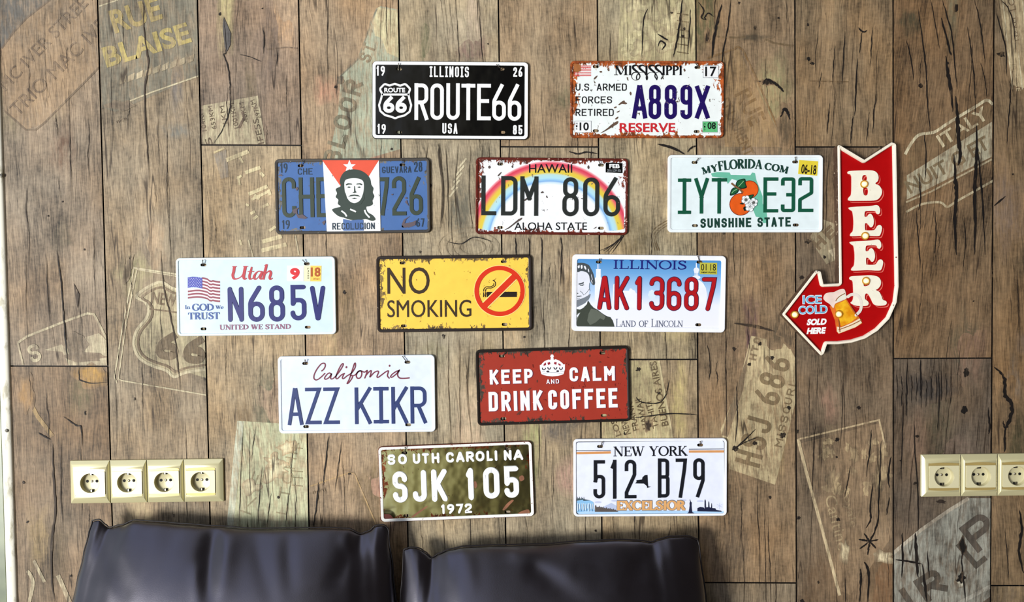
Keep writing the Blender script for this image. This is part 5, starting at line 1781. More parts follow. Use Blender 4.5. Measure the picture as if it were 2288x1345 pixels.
B6 = paint('motto_blue', (58, 88, 152), .4)
p.roman('motto', 'In', 175, 806, 248, 805, 52, 5, 10, B6)
p.roman('motto', 'GOD', 276, 829, 572, 827, 92, 8, 22, B6)
p.roman('motto', 'We', 598, 804, 708, 803, 46, 5, 10, B6)
p.roman('motto', 'TRUST', 218, 950, 660, 944, 92, 8, 23, B6)
p.roman('caption', 'UNITED WE STAND', 654, 1092, 1638, 1080, 66, 6, 17, paint('plum_print', (146, 92, 116), .4))
st = p.sticker([(1590, 208), (1816, 210), (1812, 422), (1588, 416)], paint('white_sticker_paper', (246, 246, 246), .35))
p.sans('sticker_digits', '9', 1628, 400, 1762, 400, 162, paint('bright_red_print', (214, 34, 42), .4), 3, bold=.05, parent=st)
st = p.sticker([(1822, 206), (2062, 208), (2058, 426), (1820, 422)], paint('orange_yellow_sticker', (248, 206, 92), .35))
p.poly('sticker_strip', [(1824, 208), (1912, 209), (1908, 424), (1822, 420)], paint('pale_yellow_strip', (240, 236, 188), .35), 2, parent=st)
p.sans('sticker_digits', '18', 1914, 360, 2046, 360, 130, paint('amber_print', (176, 84, 26), .4), 3, bold=.03, parent=st)
p.sans('sticker_letters', 'UTAH', 1946, 403, 2030, 403, 24, paint('amber_print', (176, 84, 26), .4), 3, parent=st)
for k, cc in enumerate('F4580'):
    p.sans('sticker_serial', cc, 1868, 262 + k * 32, 1890, 262 + k * 32, 24, BK2, 3, parent=st)
NAILS += [(p, 432, 194, 424, 134, 'nail in the upper left slot of the pale blue flag plate'), (p, 1856, 180, 1806, 132, 'nail in the upper right slot of the pale blue flag plate')]

# --- 7: yellow no smoking plate
p = Plate((830, 555), [(60, 105), (2205, 82), (2232, 1135), (78, 1165)], 'chipped yellow NO SMOKING plate with a red ban circle', 'sign', 'metal_sign')
E7 = (p.w / 2, p.h / 2)
p.sheet(paint('chipped_yellow_enamel', (250, 206, 82), .3, chip=(150, 112, 44), chip_amt=.076, edge=E7, rust=(122, 100, 54), rust_w=.0105), paint('black_brown_rim', (44, 36, 32), .3, chip=(130, 118, 104), chip_amt=.05), slots=[(430, 200), (1828, 183), (448, 1070), (1840, 1050)], rim=.0064)
K7 = paint('dark_brown_print', (58, 44, 26), .35, chip=(150, 124, 60), chip_amt=.035)
p.sans('word', 'NO', 220, 632, 802, 630, 370, K7, 2, raised=.0009)
p.sans('word', 'SMOKING', 220, 954, 1378, 946, 238, K7, 2, raised=.0009)
R7 = paint('ban_red', (216, 52, 24), .32)
b_ = MB()
o_ = p.L(1770, 588)
b_.fill([circle(o_[0], o_[1], 349 * p.k, n=64), circle(o_[0], o_[1], 288 * p.k, n=64)], p.n(4))
ban = b_.build('ban_circle', R7, p.root)
p.lines('ban_slash', [[(1562, 792), (1978, 384)]], 84, R7, 5, parent=ban)
p.lines('slash_outline', [[(1570, 784), (1970, 392)]], 112, paint('pale_yellow_line', (254, 226, 140), .35), 3, parent=ban)
p.lines('ban_outline', [[(1770 + 352 * cos(t * pi / 36), 588 + 352 * sin(t * pi / 36)) for t in range(72)]], 9, paint('pale_yellow_line', (254, 226, 140), .35), 3.4, closed=True, parent=ban)
BR7 = paint('cigarette_black', (34, 26, 18), .35)
cg = p.poly('cigarette', [(1592, 600), (2008, 598), (2008, 672), (1592, 674)], BR7, 1.6)
p.polys('ash_band', [[(1542, 606), (1556, 606), (1556, 674), (1542, 674)], [(1570, 606), (1582, 606), (1582, 674), (1570, 674)]], BR7, 1.6, parent=cg)
p.lines('smoke', [[(1548, 596), (1556, 556), (1590, 530), (1640, 530), (1684, 510), (1690, 480)], [(1572, 596), (1584, 560), (1610, 548), (1660, 546), (1706, 518), (1714, 484), (1700, 454), (1676, 440)]], 11, BR7, 1.8, smooth=4, parent=cg)
NAILS += [(p, 434, 200, 452, 152, 'nail in the upper left slot of the yellow sign'), (p, 1826, 184, 1818, 150, 'nail in the upper right slot of the yellow sign')]

# --- 8: blue sky plate with profile
p = Plate((1265, 555), [(82, 80), (2210, 98), (2205, 1170), (78, 1140)], 'white plate with a blue sky print and AK13687 in red')
W8 = paint('white_gloss_rim', (244, 246, 250), .25)
z0_, z1_ = p.L(1100, 1080)[1], p.L(1100, 140)[1]
p.sheet(paint('sky_print', (255, 255, 255), .26, grad=(z0_, z1_, [(0, (240, 241, 250)), (.32, (236, 240, 251)), (.52, (178, 208, 240)), (.78, (112, 168, 220)), (1, (72, 140, 202))])), W8, slots=[(452, 188), (1842, 190), (445, 1055), (1825, 1055)], rim=.0098)
SK = paint('skyline_white', (238, 241, 251), .28)
sk = p.polys('printed_skyline', [[(428, 215), (436, 215), (436, 285), (478, 285), (478, 402), (492, 402), (496, 780), (396, 780), (396, 405), (412, 402), (412, 285), (428, 285)], [(448, 215), (454, 215), (454, 285), (448, 285)], [(650, 500), (672, 484), (680, 600), (800, 584), (868, 584), (880, 552), (900, 552), (920, 574), (945, 580), (960, 612), (1000, 640), (1060, 720), (1060, 820), (640, 820)]], SK, 0)
p.polys('capitol_dome', [[(1793, 200), (1803, 200), (1808, 262), (1790, 262)], circle(1799, 298, 38, 36, 20), [(1768, 318), (1830, 318), (1828, 338), (1770, 338)], [(1774, 338), (1786, 338), (1786, 382), (1774, 382)], [(1794, 338), (1804, 338), (1804, 382), (1794, 382)], [(1812, 338), (1824, 338), (1824, 382), (1812, 382)], circle(1798, 400, 58, 26, 24), [(1650, 620), (1668, 540), (1710, 470), (1770, 430), (1830, 430), (1890, 476), (1930, 545), (1945, 620), (1940, 820), (1650, 820)]], SK, 0, parent=sk)
p.polys('printed_flower', [circle(1185 + 34 * cos(k * pi / 4), 640 + 46 * sin(k * pi / 4), 20, 24, 12) for k in range(8)] + [circle(1185, 640, 30, 40, 14)], paint('pale_flower', (214, 230, 246), .3), 0, parent=sk)
fc = p.poly('printed_portrait', [(146, 330), (200, 312), (262, 316), (318, 360), (330, 440), (318, 520), (326, 580), (312, 640), (270, 700), (200, 760), (146, 800)], paint('portrait_skin_print', (228, 231, 240), .3), 1, parent=None)
HK = paint('portrait_dark', (68, 76, 80), .4)
p.polys('portrait_hair', [[(146, 214), (190, 200), (250, 204), (312, 232), (340, 280), (366, 330), (388, 400), (398, 480), (380, 508), (350, 486), (328, 440), (318, 380), (290, 338), (240, 316), (200, 312), (146, 328)]], HK, 2, smooth=2, parent=fc)
p.polys('hair_shine', [[(158, 250), (182, 230), (186, 262), (170, 276)], [(200, 240), (222, 230), (226, 270), (208, 282)], [(244, 250), (262, 240), (280, 286), (262, 290)], [(300, 280), (312, 290), (318, 330), (304, 316)], [(346, 352), (356, 384), (366, 440), (352, 410)], [(344, 430), (356, 452), (364, 486), (350, 470)]], SK, 3, smooth=2, parent=fc)
GR8 = paint('portrait_grey', (118, 126, 134), .4)
p.polys('portrait_features', [[(170, 486), (206, 478), (242, 462), (240, 486), (206, 496), (172, 500)], [(182, 500), (206, 506), (236, 496), (250, 502), (228, 516), (196, 516)], [(146, 612), (172, 620), (146, 630)], [(146, 656), (200, 652), (220, 658), (180, 668), (146, 668)]], HK, 3, parent=fc)
p.lines('portrait_lines', [[(190, 590), (220, 612), (240, 646)], [(250, 640), (290, 600), (318, 560)], [(322, 480), (318, 540), (328, 590)], [(150, 690), (190, 692)]], 6, GR8, 3, smooth=3, parent=fc)
p.polys('portrait_beard', [[(146, 716), (180, 704), (220, 690), (262, 672), (300, 650), (336, 628), (322, 680), (290, 730), (240, 768), (190, 792), (146, 806)]], GR8, 2, smooth=2, parent=fc)
p.polys('portrait_coat', [[(146, 838), (190, 846), (240, 820), (280, 770), (304, 722), (340, 780), (380, 820), (430, 846), (500, 900), (560, 936), (610, 950), (644, 1000), (668, 1084), (146, 1078)]], paint('coat_dark_print', (64, 70, 60), .35), 2, parent=fc)
p.polys('coat_lapel', [[(146, 900), (206, 880), (176, 930), (146, 1020)], [(345, 830), (420, 850), (500, 905), (545, 945), (520, 990), (470, 965), (410, 1020), (330, 1060), (290, 1000), (310, 900)]], paint('coat_grey_print', (98, 104, 92), .35), 3, parent=fc)
p.polys('shirt_collar', [[(146, 812), (200, 806), (262, 760), (296, 716), (288, 768), (240, 816), (190, 842), (146, 834)], [(146, 926), (170, 900), (190, 886), (180, 910), (150, 960)]], SK, 4, parent=fc)
O8, R8 = paint('navy_outline', (64, 34, 78), .35), paint('plate_red', (176, 26, 32), .28)
sp8 = [('A', 435, 383, 622, 846), ('K', 672, 385, 866, 850), ('1', 952, 388, 1058, 852), ('3', 1152, 392, 1352, 856), ('6h', 1392, 395, 1586, 859), ('8', 1632, 398, 1826, 859), ('7', 1874, 402, 2070, 861)]
for c, x0, y0, x1, y1 in sp8:
    mb = MB()
    u, v = p.L((x0 + x1) / 2, (y0 + y1) / 2)
    mono_glyph(mb, c, u, v, (x1 - x0) * p.k, (y1 - y0) * p.k, 54 * p.k, p.F - .0002, p.F + .0015, 'round', 0, .0005)
    g = mb.build('digit' if c[0].isdigit() else 'letter', R8, p.root)
    mb = MB()
    mono_glyph(mb, c, u, v, (x1 - x0 + 12) * p.k, (y1 - y0 + 12) * p.k, 66 * p.k, p.n(2.5), None, 'round')
    mb.build('letter_outline', O8, g)
p.roman('state_name', 'ILLINOIS', 648, 280, 1668, 290, 118, 10, 22, paint('deep_blue_print', (28, 30, 112), .35), 2)
p.roman('caption', 'Land of Lincoln', 680, 1082, 1612, 1084, 108, 6, 11, paint('slate_print', (96, 104, 122), .4), 2, small=.78)
st = p.sticker([(1848, 196), (2086, 200), (2084, 362), (1844, 356)], paint('olive_sticker', (190, 186, 70), .35))
p.sans('sticker_digits', '01', 1862, 306, 1936, 306, 92, BK2, 3, bold=.0, parent=st)
p.sans('sticker_digits', '18', 1992, 308, 2066, 308, 92, BK2, 3, bold=.0, parent=st)
p.sans('sticker_letters', 'NEW PLATE', 1868, 341, 2066, 343, 20, BK2, 3, bold=.03, parent=st)
NAILS += [(p, 455, 186, 460, 150, 'nail in the upper left slot of the blue sky plate'), (p, 1838, 188, 1820, 112, 'nail in the upper right slot of the blue sky plate')]

# --- 9: white AZZ KIKR plate
p = Plate((610, 780), [(62, 100), (2238, 75), (2248, 1145), (80, 1170)], 'bluish white plate reading AZZ KIKR under a red script state name')
p.sheet(paint('bluish_white_enamel', (222, 232, 247), .22, wave=.0012), paint('bluish_white_rim', (232, 241, 250), .24), slots=[(445, 198), (1858, 180), (458, 1070), (1868, 1045)], rim=.0062)
N9 = paint('blue_enamel', (50, 64, 112), .3)
p.chars([('A', 200, 538, 416, 1050), ('Z', 447, 530, 664, 1041), ('Z', 698, 527, 916, 1038), ('K', 1127, 528, 1358, 1036), ('Is', 1388, 521, 1594, 1029), ('K', 1633, 520, 1862, 1030), ('R', 1896, 513, 2122, 1028)], 52, N9)
scr = [[(674, 300), (700, 278), (722, 232), (712, 198), (668, 204), (610, 272), (570, 352), (567, 406), (602, 426), (660, 390), (716, 335)],
       [(806, 346), (775, 330), (738, 358), (712, 400), (728, 416), (772, 394), (806, 348), (795, 398), (816, 412), (862, 378), (930, 290), (970, 216), (958, 202), (926, 244), (878, 350), (868, 396), (890, 408), (940, 360), (985, 335)],
       [(985, 335), (958, 392), (974, 408), (1022, 370), (1084, 330), (1132, 258), (1138, 200), (1122, 206), (1092, 300), (1052, 418), (1024, 472), (1046, 464), (1086, 410), (1100, 368), (1078, 366)],
       [(1100, 370), (1140, 352), (1180, 306), (1216, 304), (1226, 346), (1206, 394), (1168, 402), (1150, 368), (1170, 320), (1210, 300), (1262, 318), (1300, 296), (1286, 350), (1268, 398)],
       [(1278, 370), (1330, 310), (1356, 300), (1350, 340), (1340, 384), (1394, 326), (1440, 304), (1458, 318), (1436, 376), (1452, 390), (1500, 356), (1560, 312), (1594, 304), (1580, 366), (1604, 400)],
       [(1744, 300), (1706, 306), (1648, 346), (1624, 380), (1644, 388), (1706, 340), (1742, 292), (1720, 352), (1744, 396), (1800, 404), (1880, 398)]]
M9 = paint('maroon_print', (118, 46, 62), .4)
nm = p.lines('state_name', scr, 17, M9, 2, smooth=5, cap='round')
p.polys('script_dot', [circle(1014, 250, 13, 16, 12), circle(1610, 230, 12, 15, 12)], M9, 2, parent=nm)
NAILS += [(p, 448, 196, 446, 152, 'nail in the upper left slot of the AZZ KIKR plate'), (p, 1852, 178, 1792, 102, 'nail in the upper right slot of the AZZ KIKR plate')]

# --- 10: red coffee plate
p = Plate((1050, 760), [(78, 135), (2200, 72), (2225, 1125), (102, 1185)], 'brick red plate reading KEEP CALM AND DRINK COFFEE under a crown', 'sign', 'metal_sign')
E10 = (p.w / 2, p.h / 2)
p.sheet(paint('worn_red_enamel', (162, 56, 42), .28, chip=(108, 34, 28), chip_amt=.085, edge=E10, rust=(70, 56, 44), rust_w=.0105), paint('black_worn_rim', (34, 28, 24), .3, chip=(120, 104, 88), chip_amt=.06), slots=[(440, 220), (1830, 178), (462, 1085), (1850, 1040)], rim=.0058)
W10 = paint('chipped_white_print', (246, 246, 250), .3, chip=(120, 110, 120), chip_amt=.045)
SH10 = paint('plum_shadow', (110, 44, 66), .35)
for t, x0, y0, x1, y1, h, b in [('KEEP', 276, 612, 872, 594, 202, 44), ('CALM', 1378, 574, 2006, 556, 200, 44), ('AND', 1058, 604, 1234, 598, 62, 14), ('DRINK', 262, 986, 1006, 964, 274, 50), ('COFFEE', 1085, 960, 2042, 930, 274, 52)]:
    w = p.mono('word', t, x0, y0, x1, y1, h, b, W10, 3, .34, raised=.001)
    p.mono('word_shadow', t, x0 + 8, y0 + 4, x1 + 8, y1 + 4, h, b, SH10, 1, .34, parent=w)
cr = p.poly('crown', [(965, 345), (985, 340), (1000, 318), (1030, 290), (1085, 268), (1112, 272), (1118, 235), (1108, 228), (1120, 198), (1150, 198), (1160, 228), (1152, 236), (1158, 272), (1185, 262), (1240, 286), (1280, 320), (1295, 338), (1312, 332), (1312, 400), (1292, 470), (1220, 494), (1138, 500), (1060, 494), (988, 470), (968, 400)], W10, 1)
p.polys('crown_gap', [[(1012, 348), (1030, 318), (1048, 308), (1052, 340), (1030, 352)], [(1070, 312), (1104, 300), (1112, 330), (1080, 345)], [(1166, 300), (1200, 306), (1192, 340), (1160, 330)], [(1224, 316), (1262, 345), (1240, 352), (1220, 340)]], paint('worn_red_print', (150, 36, 50), .35), 2, parent=cr)
p.lines('crown_scroll', [[(1000, 380), (1006, 404), (1030, 408), (1046, 384)], [(1074, 372), (1082, 396), (1104, 398), (1116, 374)], [(1158, 372), (1170, 396), (1192, 396), (1202, 372)], [(1234, 378), (1246, 402), (1270, 400), (1280, 374)]], 13, paint('crown_dark', (44, 30, 42), .4), 2, smooth=4, parent=cr)
p.polys('crown_jewel', [circle(1076, 432, 22, 12, 14), circle(1212, 428, 20, 12, 14)], paint('crown_dark', (44, 30, 42), .4), 2, parent=cr)
p.lines('crown_band', [[(1005, 470), (1060, 452), (1138, 448), (1220, 452), (1284, 466)], [(995, 438), (1040, 428)], [(1240, 424), (1296, 430)]], 5, paint('grey_print', (150, 156, 160), .5), 2, smooth=3, parent=cr)
p.patches('paint_chip', [[(640, 1030), (680, 985), (716, 985), (700, 1010), (655, 1035)], [(790, 690), (820, 665), (850, 655), (835, 680)], [(1640, 215), (1655, 195), (1668, 215), (1652, 238)], [(600, 240), (612, 225), (624, 245), (610, 258)], [(415, 385), (430, 350), (462, 335), (440, 362)], [(918, 560), (932, 545), (940, 570), (926, 590)], [(1770, 300), (1800, 290), (1820, 308), (1790, 312)]], paint('dark_red_chip', (96, 48, 36), .5), 2)
NAILS += [(p, 448, 218, 474, 178, 'nail in the upper left slot of the red coffee plate'), (p, 1828, 178, 1802, 150, 'nail in the upper right slot of the red coffee plate')]

# --- 11: black SJK 105 plate
p = Plate((835, 975), [(60, 140), (2195, 65), (2218, 1105), (88, 1195)], 'black mirror-glossy plate tinted with its olive reflection, reading SJK 105 with raised white characters')
E11 = (p.w / 2, p.h / 2)
OL = paint('olive_reflection_gloss', (206, 202, 142), .12, metal=1.0, chip=(150, 120, 92), chip_amt=.062, edge=E11, rust=(112, 58, 32), rust_w=.0105, wave=.0014, coat=.3)  # olive metal colour stands in for the room reflected in black gloss
p.sheet(OL, paint('white_rusted_rim', (238, 238, 232), .35, chip=(110, 50, 30), chip_amt=.1), paint('rust_red_edge', (104, 46, 28), .5, var=.3), rim=.0068, slots=[(425, 228), (1850, 172), (450, 1095), (1848, 1045)])
W11 = paint('raised_white', (244, 247, 248), .3, chip=(100, 96, 96), chip_amt=.05)
for c, x0, x1 in (('S', 192, 304), ('O', 338, 464), ('U', 540, 648), ('T', 668, 768), ('H', 800, 912), ('C', 1000, 1112), ('A', 1136, 1258), ('R', 1276, 1390), ('O', 1408, 1534), ('L', 1560, 1648), ('I', 1672, 1712), ('N', 1798, 1908), ('A', 1930, 2068)):
    mb = MB()
    xm = (x0 + x1) / 2
    u, v = p.L(xm, 396 - 72 * (xm - 195) / 1870 - 74)
    mono_glyph(mb, c, u, v, (x1 - x0) * p.k, 148 * p.k, 40 * p.k, p.F - .0002, p.F + .0016, 'round', 0, .0008)
    mb.build('letter', W11, p.root)
p.chars([('S', 262, 478, 474, 918), ('J', 536, 462, 738, 908), ('K', 798, 448, 1022, 902), ('1', 1278, 432, 1402, 882), ('0', 1514, 420, 1744, 864), ('5', 1800, 403, 2012, 852)], 82, W11, 'round', .0022, .0012)
p.mono('year_digits', '1972', 934, 1072, 1362, 1058, 136, 34, W11, raised=.0014, cap='round', gap=.22)
p.patches('rust_patch', [[(92, 1110), (130, 1080), (200, 1072), (245, 1095), (268, 1140), (230, 1162), (150, 1170), (96, 1160)]], paint('dark_rust', (84, 30, 22), .5), 1, smooth=3)
p.patches('rust_patch', [[(1990, 1070), (2050, 1030), (2140, 1010), (2150, 1070), (2080, 1085)], [(1780, 1015), (1830, 940), (1900, 880), (1935, 885), (1880, 945), (1820, 1010)], [(1380, 640), (1410, 620), (1430, 680), (1400, 720)], [(520, 1110), (640, 1020), (740, 960), (730, 985), (640, 1050), (560, 1108)], [(2010, 560), (2060, 540), (2080, 590), (2030, 620)]], paint('orange_rust', (140, 92, 66), .6, var=.3), 1, smooth=3)
NAILS += [(p, 430, 222, 438, 152, 'nail in the upper left slot of the black SJK 105 plate'), (p, 1844, 172, 1812, 128, 'nail in the upper right slot of the black SJK 105 plate')]

# --- 12: New York plate
p = Plate((1270, 970), [(62, 72), (2190, 50), (2200, 1135), (80, 1140)], 'white plate reading 512 B79 in black with a waterfall and skyline along its foot')
p.sheet(paint('cool_white_enamel', (232, 237, 251), .24, wave=.0004), paint('cool_white_rim', (243, 246, 252), .24), slots=[(437, 170), (1820, 150), (437, 1030)], rim=.0054)
K12, L12 = paint('near_black_print', (26, 28, 34), .3), paint('dark_line_print', (40, 46, 62), .35)
p.lines('border_line', [[(102, 108), (2152, 84), (2164, 1094), (112, 1106)]], 8, L12, 1, closed=True, rad=40)
p.lines('band_line', [[(106, 231), (585, 223)], [(1664, 209), (2146, 204)]], 9, L12, 1)
p.lines('orange_band', [[(112, 262), (585, 252)], [(1664, 240), (2148, 238)]], 32, paint('tan_orange_print', (214, 150, 92), .35), 1)
p.roman('state_name', 'NEW YORK', 620, 304, 1642, 294, 130, 10, 24, K12, 2)
p.chars([('5', 343, 357, 507, 892), ('1', 586, 352, 680, 892), ('2', 776, 350, 936, 890), ('B', 1234, 334, 1396, 879), ('7', 1480, 334, 1636, 879), ('9', 1722, 330, 1882, 872)], 50, K12)
p.poly('state_outline', [(922, 680), (940, 658), (938, 635), (1015, 625), (1024, 592), (1055, 566), (1092, 562), (1098, 680), (1102, 722), (1142, 726), (1086, 742), (1082, 716), (1042, 682)], K12, 2)
ex_w = p.roman('motto', 'EXCELSIOR', 664, 1045, 1612, 1042, 122, 30, 50, paint('motto_outline', (120, 124, 130), .4), 2)
p.roman('motto_fill', 'EXCELSIOR', 664, 1043, 1612, 1040, 118, 18, 38, paint('motto_orange', (222, 168, 108), .4), 3.4, parent=ex_w)
sc = p.poly('printed_landscape', [(116, 1020), (420, 1060), (900, 1050), (1400, 1058), (2150, 1066), (2156, 1092), (120, 1102)], paint('water_print', (176, 212, 244), .35), 0)
p.polys('waterfall', [[(116, 920), (200, 905), (300, 915), (345, 940), (352, 1000), (366, 1066), (280, 1050), (200, 1070), (116, 1080)]], paint('waterfall_blue', (140, 192, 232), .35), 1, parent=sc)
p.polys('waterfall_streak', [[(120 + k * 26, 955 + (k % 3) * 12), (130 + k * 26, 950), (136 + k * 26, 1050 - (k % 2) * 30), (126 + k * 26, 1064 - (k % 3) * 16)] for k in range(9)], paint('waterfall_white', (226, 240, 250), .35), 2, parent=sc)
p.polys('waterfall_shade', [[(132 + k * 38, 975), (138 + k * 38, 960), (144 + k * 38, 1056), (138 + k * 38, 1070)] for k in range(6)], paint('waterfall_dark', (54, 84, 124), .35), 2.6, parent=sc)
tr = [(116, 918)]
for k in range(7):
    tr += [(116 + k * 15, 905 - (k % 3) * 14 + k * 2), (123 + k * 15, 860 + (k % 2) * 18), (130 + k * 15, 900)]
tr += [(300, 915), (200, 905)]
p.polys('treeline', [tr], paint('tree_print', (72, 88, 92), .4), 2, parent=sc)
p.poly('printed_mountain', [(470, 1010), (590, 950), (680, 1000), (720, 1060), (470, 1062)], paint('mountain_print', (188, 200, 228), .35), .5, parent=sc)
tr = [(366, 1072), (366, 990), (378, 975), (388, 1010), (410, 1000)]
for k in range(10):
    tr += [(420 + k * 24, 1010 + k * 4), (430 + k * 24, 985 + k * 5 + (k % 2) * 10), (440 + k * 24, 1014 + k * 4)]
tr += [(690, 1072)]
p.polys('forest_bank', [tr], paint('bank_print', (92, 84, 80), .4), 3, parent=sc)
p.polys('printed_cloud', [circle(410, 940, 48, 12, 16), circle(650, 920, 60, 12, 16), circle(1580, 912, 52, 12, 16), circle(1820, 925, 50, 12, 16)], paint('cloud_print', (196, 204, 232), .35), .5, parent=sc)
NVY = paint('skyline_navy', (30, 34, 62), .4)
p.polys('statue_silhouette', [[(1645, 1092), (1660, 1076), (1668, 1030), (1674, 985), (1672, 950), (1680, 935), (1674, 905), (1680, 900), (1690, 930), (1704, 945), (1702, 985), (1706, 1030), (1712, 1076), (1740, 1092)]], NVY, 1, parent=sc)
p.polys('city_silhouette', [[(1780, 1066), (1782, 1020), (1820, 1005), (1868, 1012), (1880, 1030), (1880, 920), (1888, 896), (1898, 920), (1902, 1010), (1930, 1008), (1932, 945), (1938, 920), (1946, 948), (1950, 1010), (1970, 1015), (1974, 955), (1982, 958), (1986, 1020), (2030, 1024), (2040, 1045), (2110, 1058), (2120, 1072)]], NVY, 1, parent=sc)
p.lines('printed_beacon', [[(2088, 1036), (2088, 950)], [(2050, 970), (2126, 1010)], [(2126, 966), (2050, 1014)]], 5, paint('cloud_print', (196, 204, 232), .35), 1, parent=sc)
NAILS += [(p, 446, 172, 464, 108, 'nail in the upper left slot of the white 512 B79 plate'), (p, 1812, 150, 1820, 104, 'nail in the upper right slot of the white 512 B79 plate')]
for a in NAILS:
    nail(*a)


# ------------------------------------------------------------------ the arrow sign
def offset(loop, d):
    """loop (counter-clockwise) moved inwards by d"""
    m = len(loop)
    out = []
    for i in range(m):
        a, b, c = Vector(loop[i - 1]), Vector(loop[i]), Vector(loop[(i + 1) % m])
        d0, d1 = (b - a).normalized(), (c - b).normalized()
        t = d0 + d1
        t = t.normalized() if t.length > 1e-6 else d1
        nr = Vector((-t.y, t.x))
        out.append(tuple(b + nr * (d / max(.45, nr.dot(Vector((-d1.y, d1.x)))))))
    return out


SC = P(1900, 560, 0)
SGN = empty('beer_sign', Matrix.Translation((SC.x, 0, SC.z)), 'red metal arrow sign with BEER in cream letters and small bulbs', 'sign')


def sq(px, py, n):
    q = P(px, py, n)
    return (q.x - SC.x, q.z - SC.z)


def ca(x, y, n):      # from the upper close-up of the sign
    return sq(1730 + x / 5.173, 300 + y / 5.173, n)


def cb_(x, y, n):     # from the lower close-up
    return sq(1730 + x / 5.173, 550 + y / 5.173, n)


LIP, FACE = .021, .0145
ol = [(1872, 320.5, 4), (1932.6, 356.5, 1.5), (1993, 317.5, 4), (2003.5, 320, 9), (2008.5, 600)]
ol += [(2009, 640), (2004.5, 676), (1988, 713), (1962, 739.5), (1934, 757), (1904, 766), (1873, 769.5)]
ol += [(1849, 769.5, 1.5), (1842, 790, 4), (1836, 796, 5), (1747.5, 702.5, 5), (1823.5, 604, 4), (1835, 606, 4), (1841, 634.5, 1.5), (1876, 633, 2), (1874, 480)]
ols = [sq(a[0], a[1], LIP) + ((a[2] * PXM,) if len(a) > 2 else ()) for a in ol]
ols = rounded(ols, True, 5)
ols = ols[::-1]
if sum(ols[i][0] * ols[(i + 1) % len(ols)][1] - ols[(i + 1) % len(ols)][0] * ols[i][1] for i in range(len(ols))) < 0:
    ols = ols[::-1]
M_CREAM = paint('chipped_cream_rim', (246, 236, 214), .35, chip=(84, 24, 18), chip_amt=.07, chip_scale=120)
M_SIDE = paint('worn_dark_side', (92, 70, 56), .35, .2, chip=(200, 180, 150), chip_amt=.1, var=.3)
M_RED = paint('sign_red', (172, 5, 8), .34)
mb = MB()
mb.loft([[p_ + (.0,) for p_ in ols], [p_ + (LIP - .002,) for p_ in ols]])
mb.build('side_wall', M_SIDE, SGN)
mb = MB()
i1, i2, i3 = offset(ols, .0012), offset(ols, .0042), offset(ols, .0054)
i4 = offset(ols, .0062)
mb.loft([[p_ + (LIP - .002,) for p_ in ols], [p_ + (LIP,) for p_ in i1], [p_ + (LIP,) for p_ in i2], [p_ + (LIP - .0015,) for p_ in i3], [p_ + (FACE,) for p_ in i4]])
mb.build('rim', M_CREAM, SGN, 50)
mb = MB()
mb.fill([offset(ols, .0060)], FACE)
mb.build('face_panel', M_RED, SGN)
M_CRL, M_PINK = paint('cream_lettering', (246, 240, 218), .35, chip=(190, 180, 150), chip_amt=.06, chip_scale=90), paint('pink_shadow_line', (232, 120, 104), .4)
LET = {
    'B': (ca, [[(848, 440), (870, 425), (1000, 418), (1120, 417), (1180, 438), (1205, 490), (1197, 540), (1168, 570), (1214, 594), (1242, 640), (1242, 690), (1206, 745), (1150, 766), (1000, 769), (880, 769), (853, 754), (866, 725), (890, 692), (894, 560), (890, 474), (856, 458)],
               [(1020, 486), (1044, 470), (1070, 484), (1070, 528), (1020, 530)], [(1030, 624), (1074, 620), (1086, 650), (1082, 690), (1060, 708), (1034, 694)]], (0, 0)),
    'E': (ca, [[(865, 862), (882, 842), (1100, 830), (1182, 818), (1215, 842), (1224, 895), (1206, 924), (1182, 915), (1165, 888), (1082, 886), (1048, 896), (1044, 950), (1074, 950), (1092, 926), (1116, 920), (1140, 950), (1152, 1010), (1140, 1060), (1116, 1076), (1095, 1052), (1075, 1032), (1050, 1032), (1050, 1096), (1064, 1110), (1150, 1108), (1176, 1086), (1196, 1056), (1226, 1050), (1246, 1082), (1226, 1160), (1190, 1178), (1060, 1173), (900, 1179), (878, 1165), (890, 1140), (912, 1110), (918, 1000), (906, 900), (890, 882)]], (0, 0)),
    'R': (cb_, [[(870, 372), (890, 349), (1000, 341), (1120, 336), (1200, 355), (1232, 400), (1229, 450), (1202, 490), (1176, 506), (1215, 530), (1240, 580), (1256, 620), (1290, 634), (1301, 656), (1280, 682), (1200, 688), (1150, 670), (1120, 612), (1092, 562), (1066, 546), (1050, 562), (1050, 610), (1084, 640), (1090, 670), (1060, 690), (960, 690), (900, 670), (885, 650), (905, 630), (916, 580), (912, 450), (905, 402), (880, 389)], [(1038, 398), (1080, 382), (1108, 404), (1098, 446), (1038, 462)]], (0, 0)),
}
for ch_, off in (('B', (0, 0)), ('E', (0, 0)), ('E', (13, 398)), ('R', (0, 0))):
    fn, loops, _ = LET[ch_]

    def trace(dx, dy, n):
        return [spline([fn(x + off[0] + dx, y + off[1] + dy, n) for x, y in lp], True, 3) for lp in loops]
    mb = MB()
    mb.fill(trace(0, 0, FACE + .0016), FACE + .0016, 0, FACE)
    let = mb.build('letter', M_CRL, SGN)
    mb = MB()
    mb.fill(trace(21, 22, FACE), FACE + .0001)
    mb.build('letter_shadow_line', M_PINK, let)
    mb = MB()
    mb.fill(trace(13, 14, FACE), FACE + .0004)
    mb.build('letter_shadow_gap', M_RED, let)


def sign_poly(name, pts, mat, n, smooth=0, parent=None, n0=None):
    q = [cb_(x, y, n) for x, y in pts]
    if smooth:
        q = spline(q, True, smooth)
    mb = MB()
    mb.fill([q], n, 0, n0)
    return mb.build(name, mat, parent or SGN)


